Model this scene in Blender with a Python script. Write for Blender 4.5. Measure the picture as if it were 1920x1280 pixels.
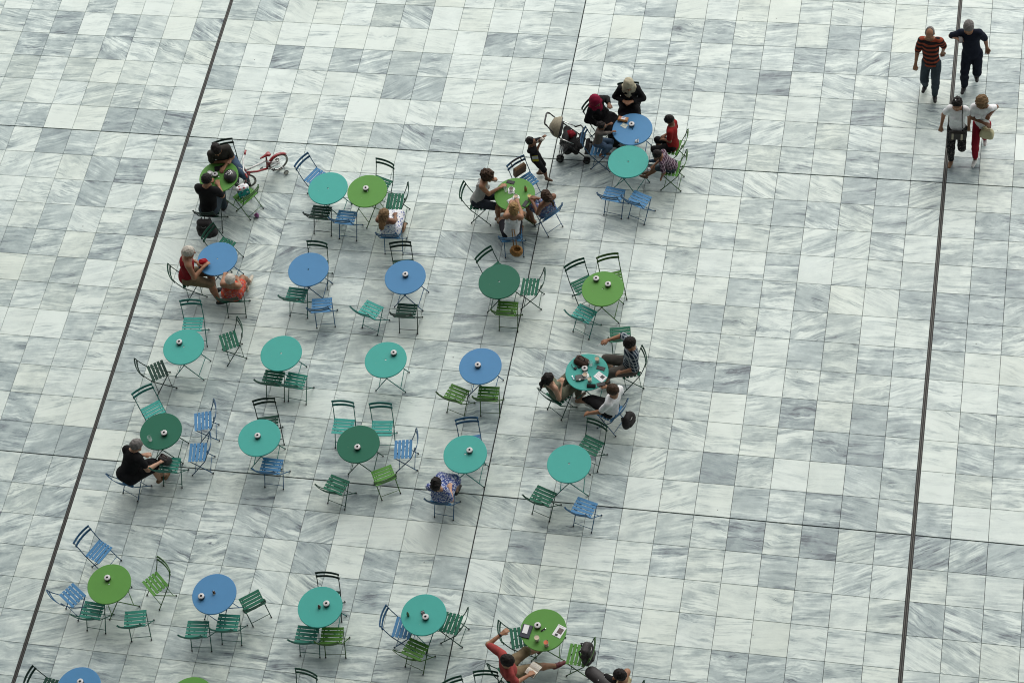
import bpy, math, random
import numpy as np
from mathutils import Vector, Matrix
random.seed(7)
for _o in list(bpy.data.objects): bpy.data.objects.remove(_o)
scene = bpy.context.scene
COL = scene.collection
R = math.radians

# ------------------------------------------------------------------ camera
cam_d = bpy.data.cameras.new('camera'); cam = bpy.data.objects.new('camera', cam_d); COL.objects.link(cam)
cam.location = (15.0066, -24.7095, 32.3047)
cam.rotation_euler = (0.587130, 0.127198, 0.175924)
cam_d.sensor_width = 36; cam_d.lens = 77.642; cam_d.clip_start = 0.5; cam_d.clip_end = 2000
scene.camera = cam
scene.cycles.pixel_filter_type = 'BLACKMAN_HARRIS'; scene.cycles.filter_width = 1.05
# ------------------------------------------------------------------ sky, sun, exposure
SUN_EL, SUN_AZ = 50, 12           # soft light from the far side of the square
world = bpy.data.worlds.new('World'); scene.world = world; world.use_nodes = True
wn, wl = world.node_tree.nodes, world.node_tree.links
bg = wn['Background']
sky = wn.new('ShaderNodeTexSky'); sky.sky_type = 'NISHITA'; sky.sun_disc = False
sky.sun_elevation = R(SUN_EL); sky.sun_rotation = R(SUN_AZ); sky.dust_density = 4; sky.air_density = 1.0; sky.ozone_density = 1.0
hsv = wn.new('ShaderNodeHueSaturation'); hsv.inputs['Saturation'].default_value = 0.30   # thin high cloud greys the sky
wl.new(sky.outputs['Color'], hsv.inputs['Color']); wl.new(hsv.outputs['Color'], bg.inputs['Color'])
bg.inputs['Strength'].default_value = 0.14
sun_d = bpy.data.lights.new('sun', 'SUN'); sun_d.energy = 1.5; sun_d.angle = R(110); sun_d.color = (1, .97, .92)
sun = bpy.data.objects.new('sun', sun_d); COL.objects.link(sun)
_d = Vector((math.sin(R(SUN_AZ))*math.cos(R(SUN_EL)), math.cos(R(SUN_AZ))*math.cos(R(SUN_EL)), math.sin(R(SUN_EL))))
sun.rotation_euler = _d.to_track_quat('Z', 'Y').to_euler(); sun.location = _d*60
vs = scene.view_settings
vs.view_transform = 'Standard'; vs.look = 'None'; vs.gamma = 1; vs.exposure = 0.10
try: vs.use_curve_mapping = False
except Exception: pass

# ------------------------------------------------------------------ materials
MATS = {}
def nodes(name):
    m = bpy.data.materials.new(name); m.use_nodes = True
    nt = m.node_tree; return m, nt, nt.nodes['Principled BSDF']
def N(nt, typ, **kw):
    n = nt.nodes.new(typ)
    for k, v in kw.items():
        if k.startswith('_'): setattr(n, k[1:], v)
        else: n.inputs[k.replace('_', ' ')].default_value = v
    return n
def mathn(nt, op, a, b=None, c=None):
    n = nt.nodes.new('ShaderNodeMath'); n.operation = op
    for k, v in enumerate((a, b, c)):
        if v is None: continue
        if isinstance(v, (int, float)): n.inputs[k].default_value = v
        else: nt.links.new(v, n.inputs[k])
    return n.outputs[0]
def mixc(nt, fac, a, b, blend='MIX'):
    n = nt.nodes.new('ShaderNodeMix'); n.data_type = 'RGBA'; n.blend_type = blend
    for s, v in ((n.inputs[0], fac), (n.inputs[6], a), (n.inputs[7], b)):
        if isinstance(v, (int, float)): s.default_value = v
        elif isinstance(v, tuple): s.default_value = v if len(v) == 4 else v + (1,)
        else: nt.links.new(v, s)
    return n.outputs[2]
def rampn(nt, fac, stops):
    n = nt.nodes.new('ShaderNodeValToRGB'); nt.links.new(fac, n.inputs[0]); e = n.color_ramp.elements
    while len(e) < len(stops): e.new(.5)
    for q, (p, c) in zip(e, stops):
        q.position = p; q.color = (c, c, c, 1) if isinstance(c, (int, float)) else c + (1,)
    return n.outputs[0]
def plain(name, col, rough=.6, metal=0, var=.12, scale=30, bump=0, spec=.5, coat=0):
    """uniform paint, cloth or metal with slight natural variation"""
    if name in MATS: return MATS[name]
    m, nt, b = nodes(name); tc = N(nt, 'ShaderNodeTexCoord')
    nz = N(nt, 'ShaderNodeTexNoise', Scale=scale, Detail=4.0); nt.links.new(tc.outputs['Object'], nz.inputs['Vector'])
    f = rampn(nt, nz.outputs['Fac'], [(.3, 1-var), (.7, 1+var if 1+var <= 1 else 1.0)])
    nt.links.new(mixc(nt, 1.0, col, f, 'MULTIPLY'), b.inputs['Base Color'])
    b.inputs['Roughness'].default_value = rough; b.inputs['Metallic'].default_value = metal
    b.inputs['Specular IOR Level'].default_value = spec; b.inputs['Coat Weight'].default_value = coat
    if bump:
        bp = N(nt, 'ShaderNodeBump', Strength=bump, Distance=.01); nt.links.new(nz.outputs['Fac'], bp.inputs['Height']); nt.links.new(bp.outputs[0], b.inputs['Normal'])
    MATS[name] = m; return m
def srgb(r, g, b):
    f = lambda c: ((c/255+.055)/1.055)**2.4 if c > 10 else c/255/12.92
    return (f(r), f(g), f(b))
PAINT = {'B': (.072, .238, .450), 'T': (.055, .385, .330), 'M': (.030, .230, .170), 'D': (.006, .125, .070), 'K': (.006, .050, .032), 'G': (.100, .290, .050), 'O': (.065, .195, .025)}
CNAME = {'B': 'blue', 'T': 'turquoise', 'M': 'teal green', 'D': 'dark green', 'K': 'blackish green', 'G': 'bright green', 'O': 'olive green'}
def paint(c, dk=1.0):  # dk darkens the copy for frames and backrests, putting their shade into the colour
    nm = CNAME[c].replace(' ', '_') + ('_paint' if dk == 1 else '_shaded_frame_paint'); pc = tuple(x*dk for x in PAINT[c])
    if nm in MATS: return MATS[nm]
    m, nt, b = nodes(nm); tc = N(nt, 'ShaderNodeTexCoord'); oi = N(nt, 'ShaderNodeObjectInfo')
    nz = N(nt, 'ShaderNodeTexNoise', Scale=9.0, Detail=6.0, Roughness=.6); nt.links.new(tc.outputs['Object'], nz.inputs['Vector'])
    n2 = N(nt, 'ShaderNodeTexNoise', Scale=70.0, Detail=3.0); nt.links.new(tc.outputs['Object'], n2.inputs['Vector'])
    f = mathn(nt, 'ADD', mathn(nt, 'MULTIPLY', mathn(nt, 'SUBTRACT', nz.outputs['Fac'], .2), .55), mathn(nt, 'MULTIPLY', oi.outputs['Random'], .22))
    col = mixc(nt, mathn(nt, 'MULTIPLY', f, .6), pc, tuple(x*.62+.004 for x in pc))
    vo = N(nt, 'ShaderNodeTexVoronoi', Scale=13.0); nt.links.new(tc.outputs['Object'], vo.inputs['Vector']); ns = N(nt, 'ShaderNodeTexNoise', Scale=4.0, Detail=1.0); nt.links.new(tc.outputs['Object'], ns.inputs['Vector'])
    chip = mathn(nt, 'MULTIPLY', rampn(nt, vo.outputs['Distance'], [(.05, 1.0), (.09, 0.0)]), rampn(nt, ns.outputs['Fac'], [(.56, 0.0), (.60, .55)]))      # specks and chips
    nt.links.new(mixc(nt, chip, col, (.42, .43, .40)), b.inputs['Base Color'])
    nt.links.new(mathn(nt, 'ADD', mathn(nt, 'MULTIPLY', n2.outputs['Fac'], .18), .46), b.inputs['Roughness']); b.inputs['Specular IOR Level'].default_value = .28
    MATS[nm] = m; return m

# ------------------------------------------------------------------ mesh helpers
class MB:
    """collects faces for ONE mesh object"""
    def __init__(s): s.v = []; s.f = []; s.m = []
    def add(s, v, f, m=0):
        o = len(s.v); s.v += [tuple(map(float, p)) for p in v]; s.f += [tuple(i+o for i in q) for q in f]; s.m += [m]*len(f); return s
    def box(s, c, d, rz=0, m=0, bev=0.0, mat3=None):
        x, y, z = d[0]/2, d[1]/2, d[2]/2; b = min(bev, x*.9, y*.9, z*.9)
        pts = []
        if b <= 0:
            P = [(sx*x, sy*y, sz*z) for sz in (-1, 1) for sx, sy in ((-1, -1), (1, -1), (1, 1), (-1, 1))]
            F = [(3, 2, 1, 0), (4, 5, 6, 7), (0, 1, 5, 4), (1, 2, 6, 5), (2, 3, 7, 6), (3, 0, 4, 7)]
        else:
            P = []
            for zz, ins in ((-z, b), (-z+b, 0), (z-b, 0), (z, b)):
                for sx, sy in ((-1, -1), (1, -1), (1, 1), (-1, 1)): P.append((sx*(x-ins), sy*(y-ins), zz))
            F = [(3, 2, 1, 0), (12, 13, 14, 15)] + [(k*4+i, k*4+(i+1) % 4, k*4+4+(i+1) % 4, k*4+4+i) for k in range(3) for i in range(4)]
        M = mat3 if mat3 is not None else Matrix.Rotation(rz, 3, 'Z')
        return s.add([M @ Vector(p) + Vector(c) for p in P], F, m)
    def tube(s, pts, r, n=8, m=0, caps=True, closed=False):
        pts = [Vector(p) for p in pts]; L = len(pts); rs = r if isinstance(r, (list, tuple)) else [r]*L
        V = []; ref = None
        for i, p in enumerate(pts):
            if closed: t = pts[(i+1) % L]-pts[i-1]
            else: t = pts[min(i+1, L-1)]-pts[max(i-1, 0)]
            t.normalize()
            if ref is None: ref = Vector((0, 0, 1)) if abs(t.z) < .9 else Vector((1, 0, 0))
            a = (ref - t*ref.dot(t))
            if a.length < 1e-4: a = t.orthogonal()
            a.normalize(); ref = a; b = t.cross(a)
            for k in range(n):
                q = 2*math.pi*k/n; V.append(p+(a*math.cos(q)+b*math.sin(q))*rs[i])
        F = []
        for i in range(L if closed else L-1):
            j = (i+1) % L
            for k in range(n): F.append((i*n+k, i*n+(k+1) % n, j*n+(k+1) % n, j*n+k))
        if caps and not closed: F += [tuple(range(n-1, -1, -1)), tuple(range((L-1)*n, L*n))]
        return s.add(V, F, m)
    def lathe(s, prof, c=(0, 0, 0), n=24, m=0, sy=1.0, rot=None):
        V = []; F = []
        for (r, z) in prof:
            for k in range(n):
                q = 2*math.pi*k/n; p = Vector((r*math.cos(q), r*math.sin(q)*sy, z))
                if rot is not None: p = rot @ p
                V.append(p+Vector(c))
        for i in range(len(prof)-1):
            for k in range(n): F.append((i*n+k, i*n+(k+1) % n, (i+1)*n+(k+1) % n, (i+1)*n+k))
        if prof[0][0] > 1e-6: pass
        return s.add(V, F, m)
    def cap(s, prof_pt, c=(0, 0, 0), n=24, m=0, up=True):
        r, z = prof_pt; V = [(c[0]+r*math.cos(2*math.pi*k/n), c[1]+r*math.sin(2*math.pi*k/n), c[2]+z) for k in range(n)]
        return s.add(V, [tuple(range(n)) if up else tuple(range(n-1, -1, -1))], m)
    def mesh(s, name, mats, smooth=False):
        me = bpy.data.meshes.new(name); me.from_pydata(s.v, [], s.f); me.update()
        for mt in mats: me.materials.append(mt)
        if len(mats) > 1: me.polygons.foreach_set('material_index', s.m)
        if smooth: me.polygons.foreach_set('use_smooth', [True]*len(s.f))
        return me
    def build(s, name, mats, parent=None, smooth=False):
        if not isinstance(mats, (list, tuple)): mats = [mats]
        return link(name, s.mesh(name, mats, smooth), parent)
def link(name, me, parent=None):
    o = bpy.data.objects.new(name, me); COL.objects.link(o)
    if parent is not None: o.parent = parent
    return o
def tag(o, label=None, cat=None, group=None, kind=None):
    if label: o['label'] = label
    if cat: o['category'] = cat
    if group: o['group'] = group
    if kind: o['kind'] = kind
    return o
def empty(name, loc, rz=0):
    o = bpy.data.objects.new(name, None); COL.objects.link(o); o.location = loc; o.rotation_euler = (0, 0, rz); o.empty_display_size = .1
    return o
def copy_tree(o, parent=None):
    c = o.copy(); COL.objects.link(c); c.parent = parent
    for ch in o.children:
        copy_tree(ch, c)
    return c
def arc(c, r, a0, a1, n, f): return [f(c, r, a0+(a1-a0)*k/n) for k in range(n+1)]

# ------------------------------------------------------------------ the square: grid of marble slabs
T = 0.6
def gx(i): return i*T
def gy(j):
    e = .0133
    return -(j*T + (-e if j < 0 else -e/2 if j == 0 else 1.5*e if j == 12 else 2*e if j > 12 else 0))
def hx(i): return .036 if i % 24 == 0 else .0105 if i % 12 == 0 else .0034     # half width of the joint
def hy(j): return .0100 if j % 12 == 0 else .0034
def marble():
    m, nt, b = nodes('veined_marble'); L = nt.links
    geo = N(nt, 'ShaderNodeNewGeometry')
    def attr(nm):
        a = N(nt, 'ShaderNodeAttribute', _attribute_type='OBJECT', _attribute_name=nm); g = N(nt, 'ShaderNodeAttribute', _attribute_type='GEOMETRY', _attribute_name=nm)
        return mathn(nt, 'ADD', a.outputs['Fac'], g.outputs['Fac'])
    tone, seed, ang, con, warm = [attr(k) for k in ('tone', 'seed', 'ang', 'con', 'warm')]
    sx = N(nt, 'ShaderNodeCombineXYZ'); L.new(mathn(nt, 'MULTIPLY', seed, 37.1), sx.inputs[0]); L.new(mathn(nt, 'MULTIPLY', seed, 91.7), sx.inputs[1]); L.new(mathn(nt, 'MULTIPLY', seed, 53.3), sx.inputs[2])
    rot = N(nt, 'ShaderNodeVectorRotate', _rotation_type='Z_AXIS'); L.new(geo.outputs['Position'], rot.inputs['Vector']); L.new(ang, rot.inputs['Angle'])
    def mapped(s, warp=None):
        mp = N(nt, 'ShaderNodeVectorMath', _operation='MULTIPLY'); mp.inputs[1].default_value = s
        src = rot.outputs[0]
        if warp is not None:
            w = N(nt, 'ShaderNodeVectorMath', _operation='ADD'); L.new(src, w.inputs[0]); L.new(warp, w.inputs[1]); src = w.outputs[0]
        L.new(src, mp.inputs[0]); ad = N(nt, 'ShaderNodeVectorMath', _operation='ADD'); L.new(mp.outputs[0], ad.inputs[0]); L.new(sx.outputs[0], ad.inputs[1]); return ad.outputs[0]
    wz = N(nt, 'ShaderNodeTexNoise', Scale=1.0, Detail=3.0, Roughness=.55); L.new(mapped((2.2, 3.4, 1)), wz.inputs['Vector'])
    wc = N(nt, 'ShaderNodeVectorMath', _operation='SUBTRACT'); L.new(wz.outputs['Color'], wc.inputs[0]); wc.inputs[1].default_value = (.5, .5, .5)
    wsc = N(nt, 'ShaderNodeVectorMath', _operation='SCALE'); L.new(wc.outputs[0], wsc.inputs[0]); L.new(mathn(nt, 'ADD', mathn(nt, 'MULTIPLY', mathn(nt, 'POWER', mathn(nt, 'FRACT', mathn(nt, 'MULTIPLY', seed, 7.31)), 2.0), .26), .06), wsc.inputs['Scale'])
    warp = wsc.outputs[0]
    n1 = N(nt, 'ShaderNodeTexNoise', Scale=1.0, Detail=5.0, Roughness=.62); L.new(mapped((.75, 6.5, 1), warp), n1.inputs['Vector'])      # broad bands
    n2 = N(nt, 'ShaderNodeTexNoise', Scale=1.0, Detail=6.0, Roughness=.70); L.new(mapped((1.7, 27.0, 1), warp), n2.inputs['Vector'])     # streaks
    n3 = N(nt, 'ShaderNodeTexNoise', Scale=1.0, Detail=2.0, Roughness=.5); L.new(mapped((4., 60.0, 1), warp), n3.inputs['Vector'])       # fine veins
    n4 = N(nt, 'ShaderNodeTexNoise', Scale=1.0, Detail=8.0, Roughness=.75); L.new(mapped((30., 34.0, 1)), n4.inputs['Vector'])            # grain
    cen = lambda n: mathn(nt, 'SUBTRACT', n.outputs['Fac'], .5)
    n5 = N(nt, 'ShaderNodeTexNoise', Scale=1.0, Detail=7.0, Roughness=.62); L.new(mapped((3.4, 5.5, 1), warp), n5.inputs['Vector'])     # clouds
    n6 = N(nt, 'ShaderNodeTexNoise', Scale=1.0, Detail=2.0, Roughness=.5); L.new(mapped((2.6, 4.2, 3)), n6.inputs['Vector'])             # where veins gather
    gat = rampn(nt, n6.outputs['Fac'], [(.36, .12), (.62, 1.0)])
    v = mathn(nt, 'MULTIPLY', mathn(nt, 'ADD', mathn(nt, 'MULTIPLY', cen(n1), 2.7), mathn(nt, 'MULTIPLY', cen(n2), 2.5)), gat)
    v = mathn(nt, 'ADD', v, mathn(nt, 'MULTIPLY', cen(n5), 1.25))
    v = mathn(nt, 'MULTIPLY', v, con)
    v = mathn(nt, 'ADD', v, mathn(nt, 'MULTIPLY', cen(n4), .22))
    v = mathn(nt, 'ADD', v, tone)                                  # 0 = white slab, 1 = dark grey slab
    # thin dark veins and chips
    ve = rampn(nt, n3.outputs['Fac'], [(.60, 0.0), (.74, 1.0)])
    ve2 = rampn(nt, n1.outputs['Fac'], [(.46, 0.0), (.60, 1.0)])
    v = mathn(nt, 'ADD', v, mathn(nt, 'MULTIPLY', mathn(nt, 'MULTIPLY', mathn(nt, 'MULTIPLY', ve, ve2), gat), mathn(nt, 'MULTIPLY', con, .9)))
    c = N(nt, 'ShaderNodeValToRGB'); L.new(v, c.inputs[0]); e = c.color_ramp.elements
    cols = [(0.0, (.712, .800, .752)), (.18, (.622, .710, .672)), (.42, (.430, .515, .505)), (.68, (.275, .345, .352)), (.88, (.195, .238, .258)), (1.0, (.110, .140, .158))]
    while len(e) < len(cols): e.new(.5)
    for q, (p, cc) in zip(e, cols): q.position = p; q.color = cc + (1,)
    col = mixc(nt, warm, c.outputs[0], (.93, .90, .78), 'MULTIPLY')
    # worn-in dirt, world scale
    nd = N(nt, 'ShaderNodeTexNoise', Scale=.9, Detail=6.0, Roughness=.65); L.new(geo.outputs['Position'], nd.inputs['Vector'])
    col = mixc(nt, rampn(nt, nd.outputs['Fac'], [(.38, 0.0), (.8, .22)]), col, (.50, .49, .44), 'MULTIPLY')
    sp = N(nt, 'ShaderNodeTexVoronoi', Scale=3.1, _feature='F1'); L.new(geo.outputs['Position'], sp.inputs['Vector'])
    sr = N(nt, 'ShaderNodeTexNoise', Scale=2.3, Detail=1.0); L.new(geo.outputs['Position'], sr.inputs['Vector'])
    spot = mathn(nt, 'MULTIPLY', rampn(nt, sp.outputs['Distance'], [(.028, 1.0), (.045, 0.0)]), rampn(nt, sr.outputs['Fac'], [(.52, 0.0), (.56, .8)]))
    col = mixc(nt, spot, col, (.04, .04, .04))
    L.new(col, b.inputs['Base Color'])
    L.new(mathn(nt, 'ADD', mathn(nt, 'MULTIPLY', nd.outputs['Fac'], .22), .30), b.inputs['Roughness'])
    b.inputs['Specular IOR Level'].default_value = .45
    return m
MARBLE = marble()
GROUT = plain('dark_grout', (.040, .044, .043), .9, var=.3, scale=6)
STEEL = plain('brushed_steel', (.11, .11, .10), .5, 1.0, scale=40)
RUBBER = plain('black_rubber', (.018, .018, .018), .7)
g = MB(); g.add([(-300, -300, 0), (300, -300, 0), (300, 300, 0), (-300, 300, 0)], [(0, 1, 2, 3)])
ground = g.build('ground', GROUT); ground.location.z = -.022; tag(ground, kind='structure')
pave = empty('plaza_pavement', (0, 0, 0)); tag(pave, kind='structure')
# tone (0 white .. 9 dark) of the slabs in view, row by row from the far side; vein angle follows from neighbours
TONE = {}
TROWS = {  # row: (first column, tones)
-7: (6, '31131414411102211223'),
-6: (-8, '13040003441114411124112343325411233'),
-5: (-8, '44504304110000110544244314243444344'),
-4: (-8, '25435242406154441124425444623331351'),
-3: (-8, '33131221511111551121143413223524333'),
-2: (-8, '22123332113220112231122124233212220'),
-1: (-8, '33501555224143455331122242443444624'),
0: (-7, '4264223443331123421443523321543223'),
1: (-6, '321560332331222232222221344332155'),
2: (-6, '123523033433213134223223332341334'),
3: (-6, '224125233233322454222131131123255'),
4: (-5, '54251134254433343332211434225653'),
5: (-5, '13412131343232343123324324412544'),
6: (-5, '42323243311441243223232224343411'),
7: (-4, '1031514213541433342255512232212'),
8: (-4, '3322411332321332123323136255133'),
9: (-4, '5221443441122124133333133563044'),
10: (-4, '1411424434343223344314631134033'),
11: (-3, '556123332343343223411143553511'),
12: (-3, '243423325234243332424263634654'),
13: (-2, '34133334441111261124224221222'),
14: (-2, '33253534251434122221211323533'),
15: (-2, '42224422234423342421211112232'),
16: (-1, '3323232233233333443344431323'),
17: (-1, '3311144334333434334443332332'),
18: (-1, '4534333433334333433343333333'),
19: (0, '433343343334333433343333333')}
for j, (i0_, s_) in TROWS.items():
    for k, c in enumerate(s_): TONE[(i0_+k, j)] = int(c)
ANG = {}
for i_, j_, a_ in [(16, 0, -28), (17, 0, -25), (18, 0, -28), (19, 0, -28), (20, 0, -25), (21, 0, 10), (22, 0, 18), (23, 0, 18), (23, 1, 25), (20, 4, -32), (21, 4, -34), (22, 4, -32), (24, 12, 34), (25, 12, 32), (26, 12, 24), (16, -1, 6), (17, -2, 24), (18, -2, 24), (20, -4, -20), (21, -5, 30), (22, -4, -25),
 (23, 7, 28), (17, 7, 4), (12, 0, 22), (12, 1, 20), (13, 0, 24), (9, 3, -30), (10, 3, -32), (11, 3, -30), (-1, 0, 4), (-2, 0, 18), (-3, 0, 18), (-4, 0, 0), (-1, -5, -35), (-2, -5, 5), (-1, -4, -24), (-3, -3, -20), (-4, -3, 12), (-5, -3, 16), (-6, -2, -20), (-5, -2, 15), (-4, -2, 16), (-3, -2, 18), (-7, -2, 14), (-2, 2, 14), (-1, 2, 16), (-3, 5, 18), (-4, 3, 12), (-3, 4, 10),
 (-2, 4, 14), (-1, 5, 20), (-2, 5, 18), (2, -6, -28), (1, -6, -22), (1, -5, -25), (2, -4, 14), (4, -4, 14), (5, -4, 20), (6, -4, 10), (6, -3, 26), (7, -3, 22), (9, -5, 16), (10, -5, 14), (11, -4, 20), (6, -6, -35), (3, 4, 38), (4, 4, 25), (5, 4, 20), (5, 14, -10), (6, 13, -28), (5, 13, -24), (7, 13, 22), (12, 12, -22), (13, 12, -12), (10, 12, -20), (12, 17, 28), (11, 15, -4), (22, 12, 16), (21, 12, -6), (20, 12, 4)]: ANG[(i_, j_)] = a_

I0, I1, J0, J1 = -26, 48, -26, 34
rng = np.random.RandomState(11)
def slab_data(i, j):
    r = np.random.RandomState((i*7919+j*104729+123457) % (2**31))
    t = TONE.get((i, j))
    if t is None: t = min(9, max(0, r.gamma(2.0, 1.25)))
    else: t = t + r.uniform(-.4, .4)
    tone = .055 + t*.096
    ra = np.random.RandomState(((i//2)*31+(j//2)*57+99) % 10007)
    ang = -(r.normal(2, 5) + (ra.choice([0, 0, 0, 0, 0, 0, 4, -4, 10, -12, 22, -26]) if (i, j) not in ANG else 0) + ANG.get((i, j), 0))
    con = r.uniform(.46, .92) + (.10 if t > 2 else 0) - (.14 if t < 1.2 else 0)
    warm = max(0, r.normal(.08, .12)) if t < 4 else 0
    return tone, r.uniform(0, 1), R(ang), con, min(warm, .4)
def cam_px(p):
    v = cam_inv @ Vector(p); return (.5 + v.x/-v.z*77.642/36, .5 + v.y/-v.z*77.642/36*1.5)
cam_inv = (Matrix.Translation(cam.location) @ cam.rotation_euler.to_matrix().to_4x4()).inverted()
u = MB(); bv = .0022
P = []
for zz, ins in ((-.022, 0), (-bv, 0), (0, bv)):
    for sx_, sy_ in ((-1, -1), (1, -1), (1, 1), (-1, 1)): P.append((sx_*(.5-ins), sy_*(.5-ins), zz))
SLAB_F = [(8, 9, 10, 11)] + [(k*4+i, k*4+(i+1) % 4, k*4+4+(i+1) % 4, k*4+4+i) for k in range(2) for i in range(4)]
u.add(P, SLAB_F); slab_mesh = u.mesh('slab', [MARBLE])
cells = []
for i in range(I0, I1):
    for j in range(J0, J1):
        x0, x1 = gx(i)+hx(i), gx(i+1)-hx(i+1); y1, y0 = gy(j)-hy(j), gy(j+1)+hy(j+1)
        cx, cy = (x0+x1)/2, (y0+y1)/2; px, py = cam_px((cx, cy, 0)); vis = -.0 < px < 1. and 0. < py < 1.
        cells.append((not vis, (cam.location-Vector((cx, cy, 0))).length, i, j, cx, cy, x1-x0, y1-y0))
cells.sort()
rest = MB(); rest_attr = {k: [] for k in ('tone', 'seed', 'ang', 'con', 'warm')}
for n, (hid, _, i, j, cx, cy, w, d) in enumerate(cells):
    dat = slab_data(i, j); r = np.random.RandomState(i*53+j*17+5000); dz = r.uniform(-.0012, .0004)
    if n < 298:
        o = link('marble_slab', slab_mesh, pave); o.location = (cx, cy, dz); o.scale = (w, d, 1); o.rotation_euler = (r.normal(0, .0007), r.normal(0, .0007), r.normal(0, .0006))
        for k, v in zip(('tone', 'seed', 'ang', 'con', 'warm'), dat): o[k] = float(v)
    else:
        rest.add([(cx+p[0]*w, cy+p[1]*d, p[2]+dz) for p in P], SLAB_F)
        for k, v in zip(('tone', 'seed', 'ang', 'con', 'warm'), dat): rest_attr[k] += [v]*len(SLAB_F)
ro = rest.build('farther_slabs', MARBLE, pave); tag(ro, kind='stuff')
for k, v in rest_attr.items():
    a = ro.data.attributes.new(k, 'FLOAT', 'FACE'); a.data.foreach_set('value', np.array(v, dtype=np.float32))
X0, X1, Y0, Y1 = gx(I0), gx(I1), gy(J1), gy(J0)
g = MB(); g.add([(X0, Y0, 0), (X1, Y0, 0), (X1, Y1, 0), (X0, Y1, 0)], [(0, 1, 2, 3)])
bed = g.build('mortar_bed', GROUT, pave); bed.location.z = -.0185
ground.data.materials[0] = plain('far_paving', (.50, .52, .51), .7, var=.2, scale=.8); ground.location.z = -.030
for i in (-24, 0, 24, 48):
    e = empty('expansion_joint', (gx(i), 0, 0)); tag(e, kind='structure')
    m = MB(); m.box((0, (Y0+Y1)/2, -.0115), (.071, Y1-Y0, .006)); m.build('rubber_strip', RUBBER, e)
    for sx_ in (-.015, .015):
        m = MB(); m.box((sx_, (Y0+Y1)/2, -.0055), (.010, Y1-Y0, .007), bev=.0015); m.build('steel_rail', STEEL, e)

# ------------------------------------------------------------------ unseen building and canopy, added to block sky light
CONC = plain('pale_concrete', (.34, .35, .34), .8, var=.15, scale=.7); BGLASS = plain('tinted_glass', (.035, .045, .05), .12, var=.1, scale=.4)
def shade_building():
    yf = -25.4; e = empty('added_shade_building', (15, yf, 0)); x0, x1 = -75, 75
    m = MB(); m.box((0, -9.2, 15.3), (x1-x0, 18, 30.6)); m.build('wall', CONC, e)
    for k in range(7):
        m = MB(); m.box((0, .10, 4.35*k+4.2), (x1-x0+.4, .6, .5), bev=.04); m.build('floor_band', CONC, e)
    for k in range(7):
        for q in range(25):
            x = x0+3+6*q; m = MB(); m.box((x, -.18, 4.35*k+2.0), (5.5, .1, 3.6)); m.build('window', BGLASS, e)
    m = MB(); m.box((0, -9.2, 30.72), (x1-x0+.6, 18.6, .3), bev=.05); m.build('roof', CONC, e)
    m = MB(); m.box((-44, 10.5, 15.2), (34, 21, 30.4)); m.build('added_shade_wing', CONC, e)  # wing added to darken the near left of the square
    for k in range(7):
        for q in range(5): m = MB(); m.box((-26.98, 2.6+4*q, 4.35*k+2.0), (.1, 3.4, 3.4)); m.build('window', BGLASS, e)
    tag(e, 'unseen building added below the camera to block near-side sky light', 'added sky blocker')
shade_building()
def added_shade_canopy():  # unseen slab, added to cut sky light overhead and from the near side
    e = empty('added_shade_canopy', (0, 0, 0)); x0, x1, y0, y1 = -55, 62, -75, 2.0
    m = MB(); m.box(((x0+x1)/2, (y0+y1)/2, 39.5), (x1-x0, y1-y0, 1.1), bev=.3); m.build('slab', CONC, e)
    for x in (-40, -12, 16, 44):
        for y in (-42, -66): m = MB(); m.tube([(x, y, 30.9), (x, y, 38.95)], .35, 16); m.build('column', CONC, e, True)
    m = MB(); m.box(((x0+x1)/2, y1+.15, 39.5), (x1-x0, .28, 1.4), bev=.05); m.build('fascia', CONC, e)
    tag(e, 'unseen flat canopy added above the camera to shade the square', 'canopy')
added_shade_canopy()
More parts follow.
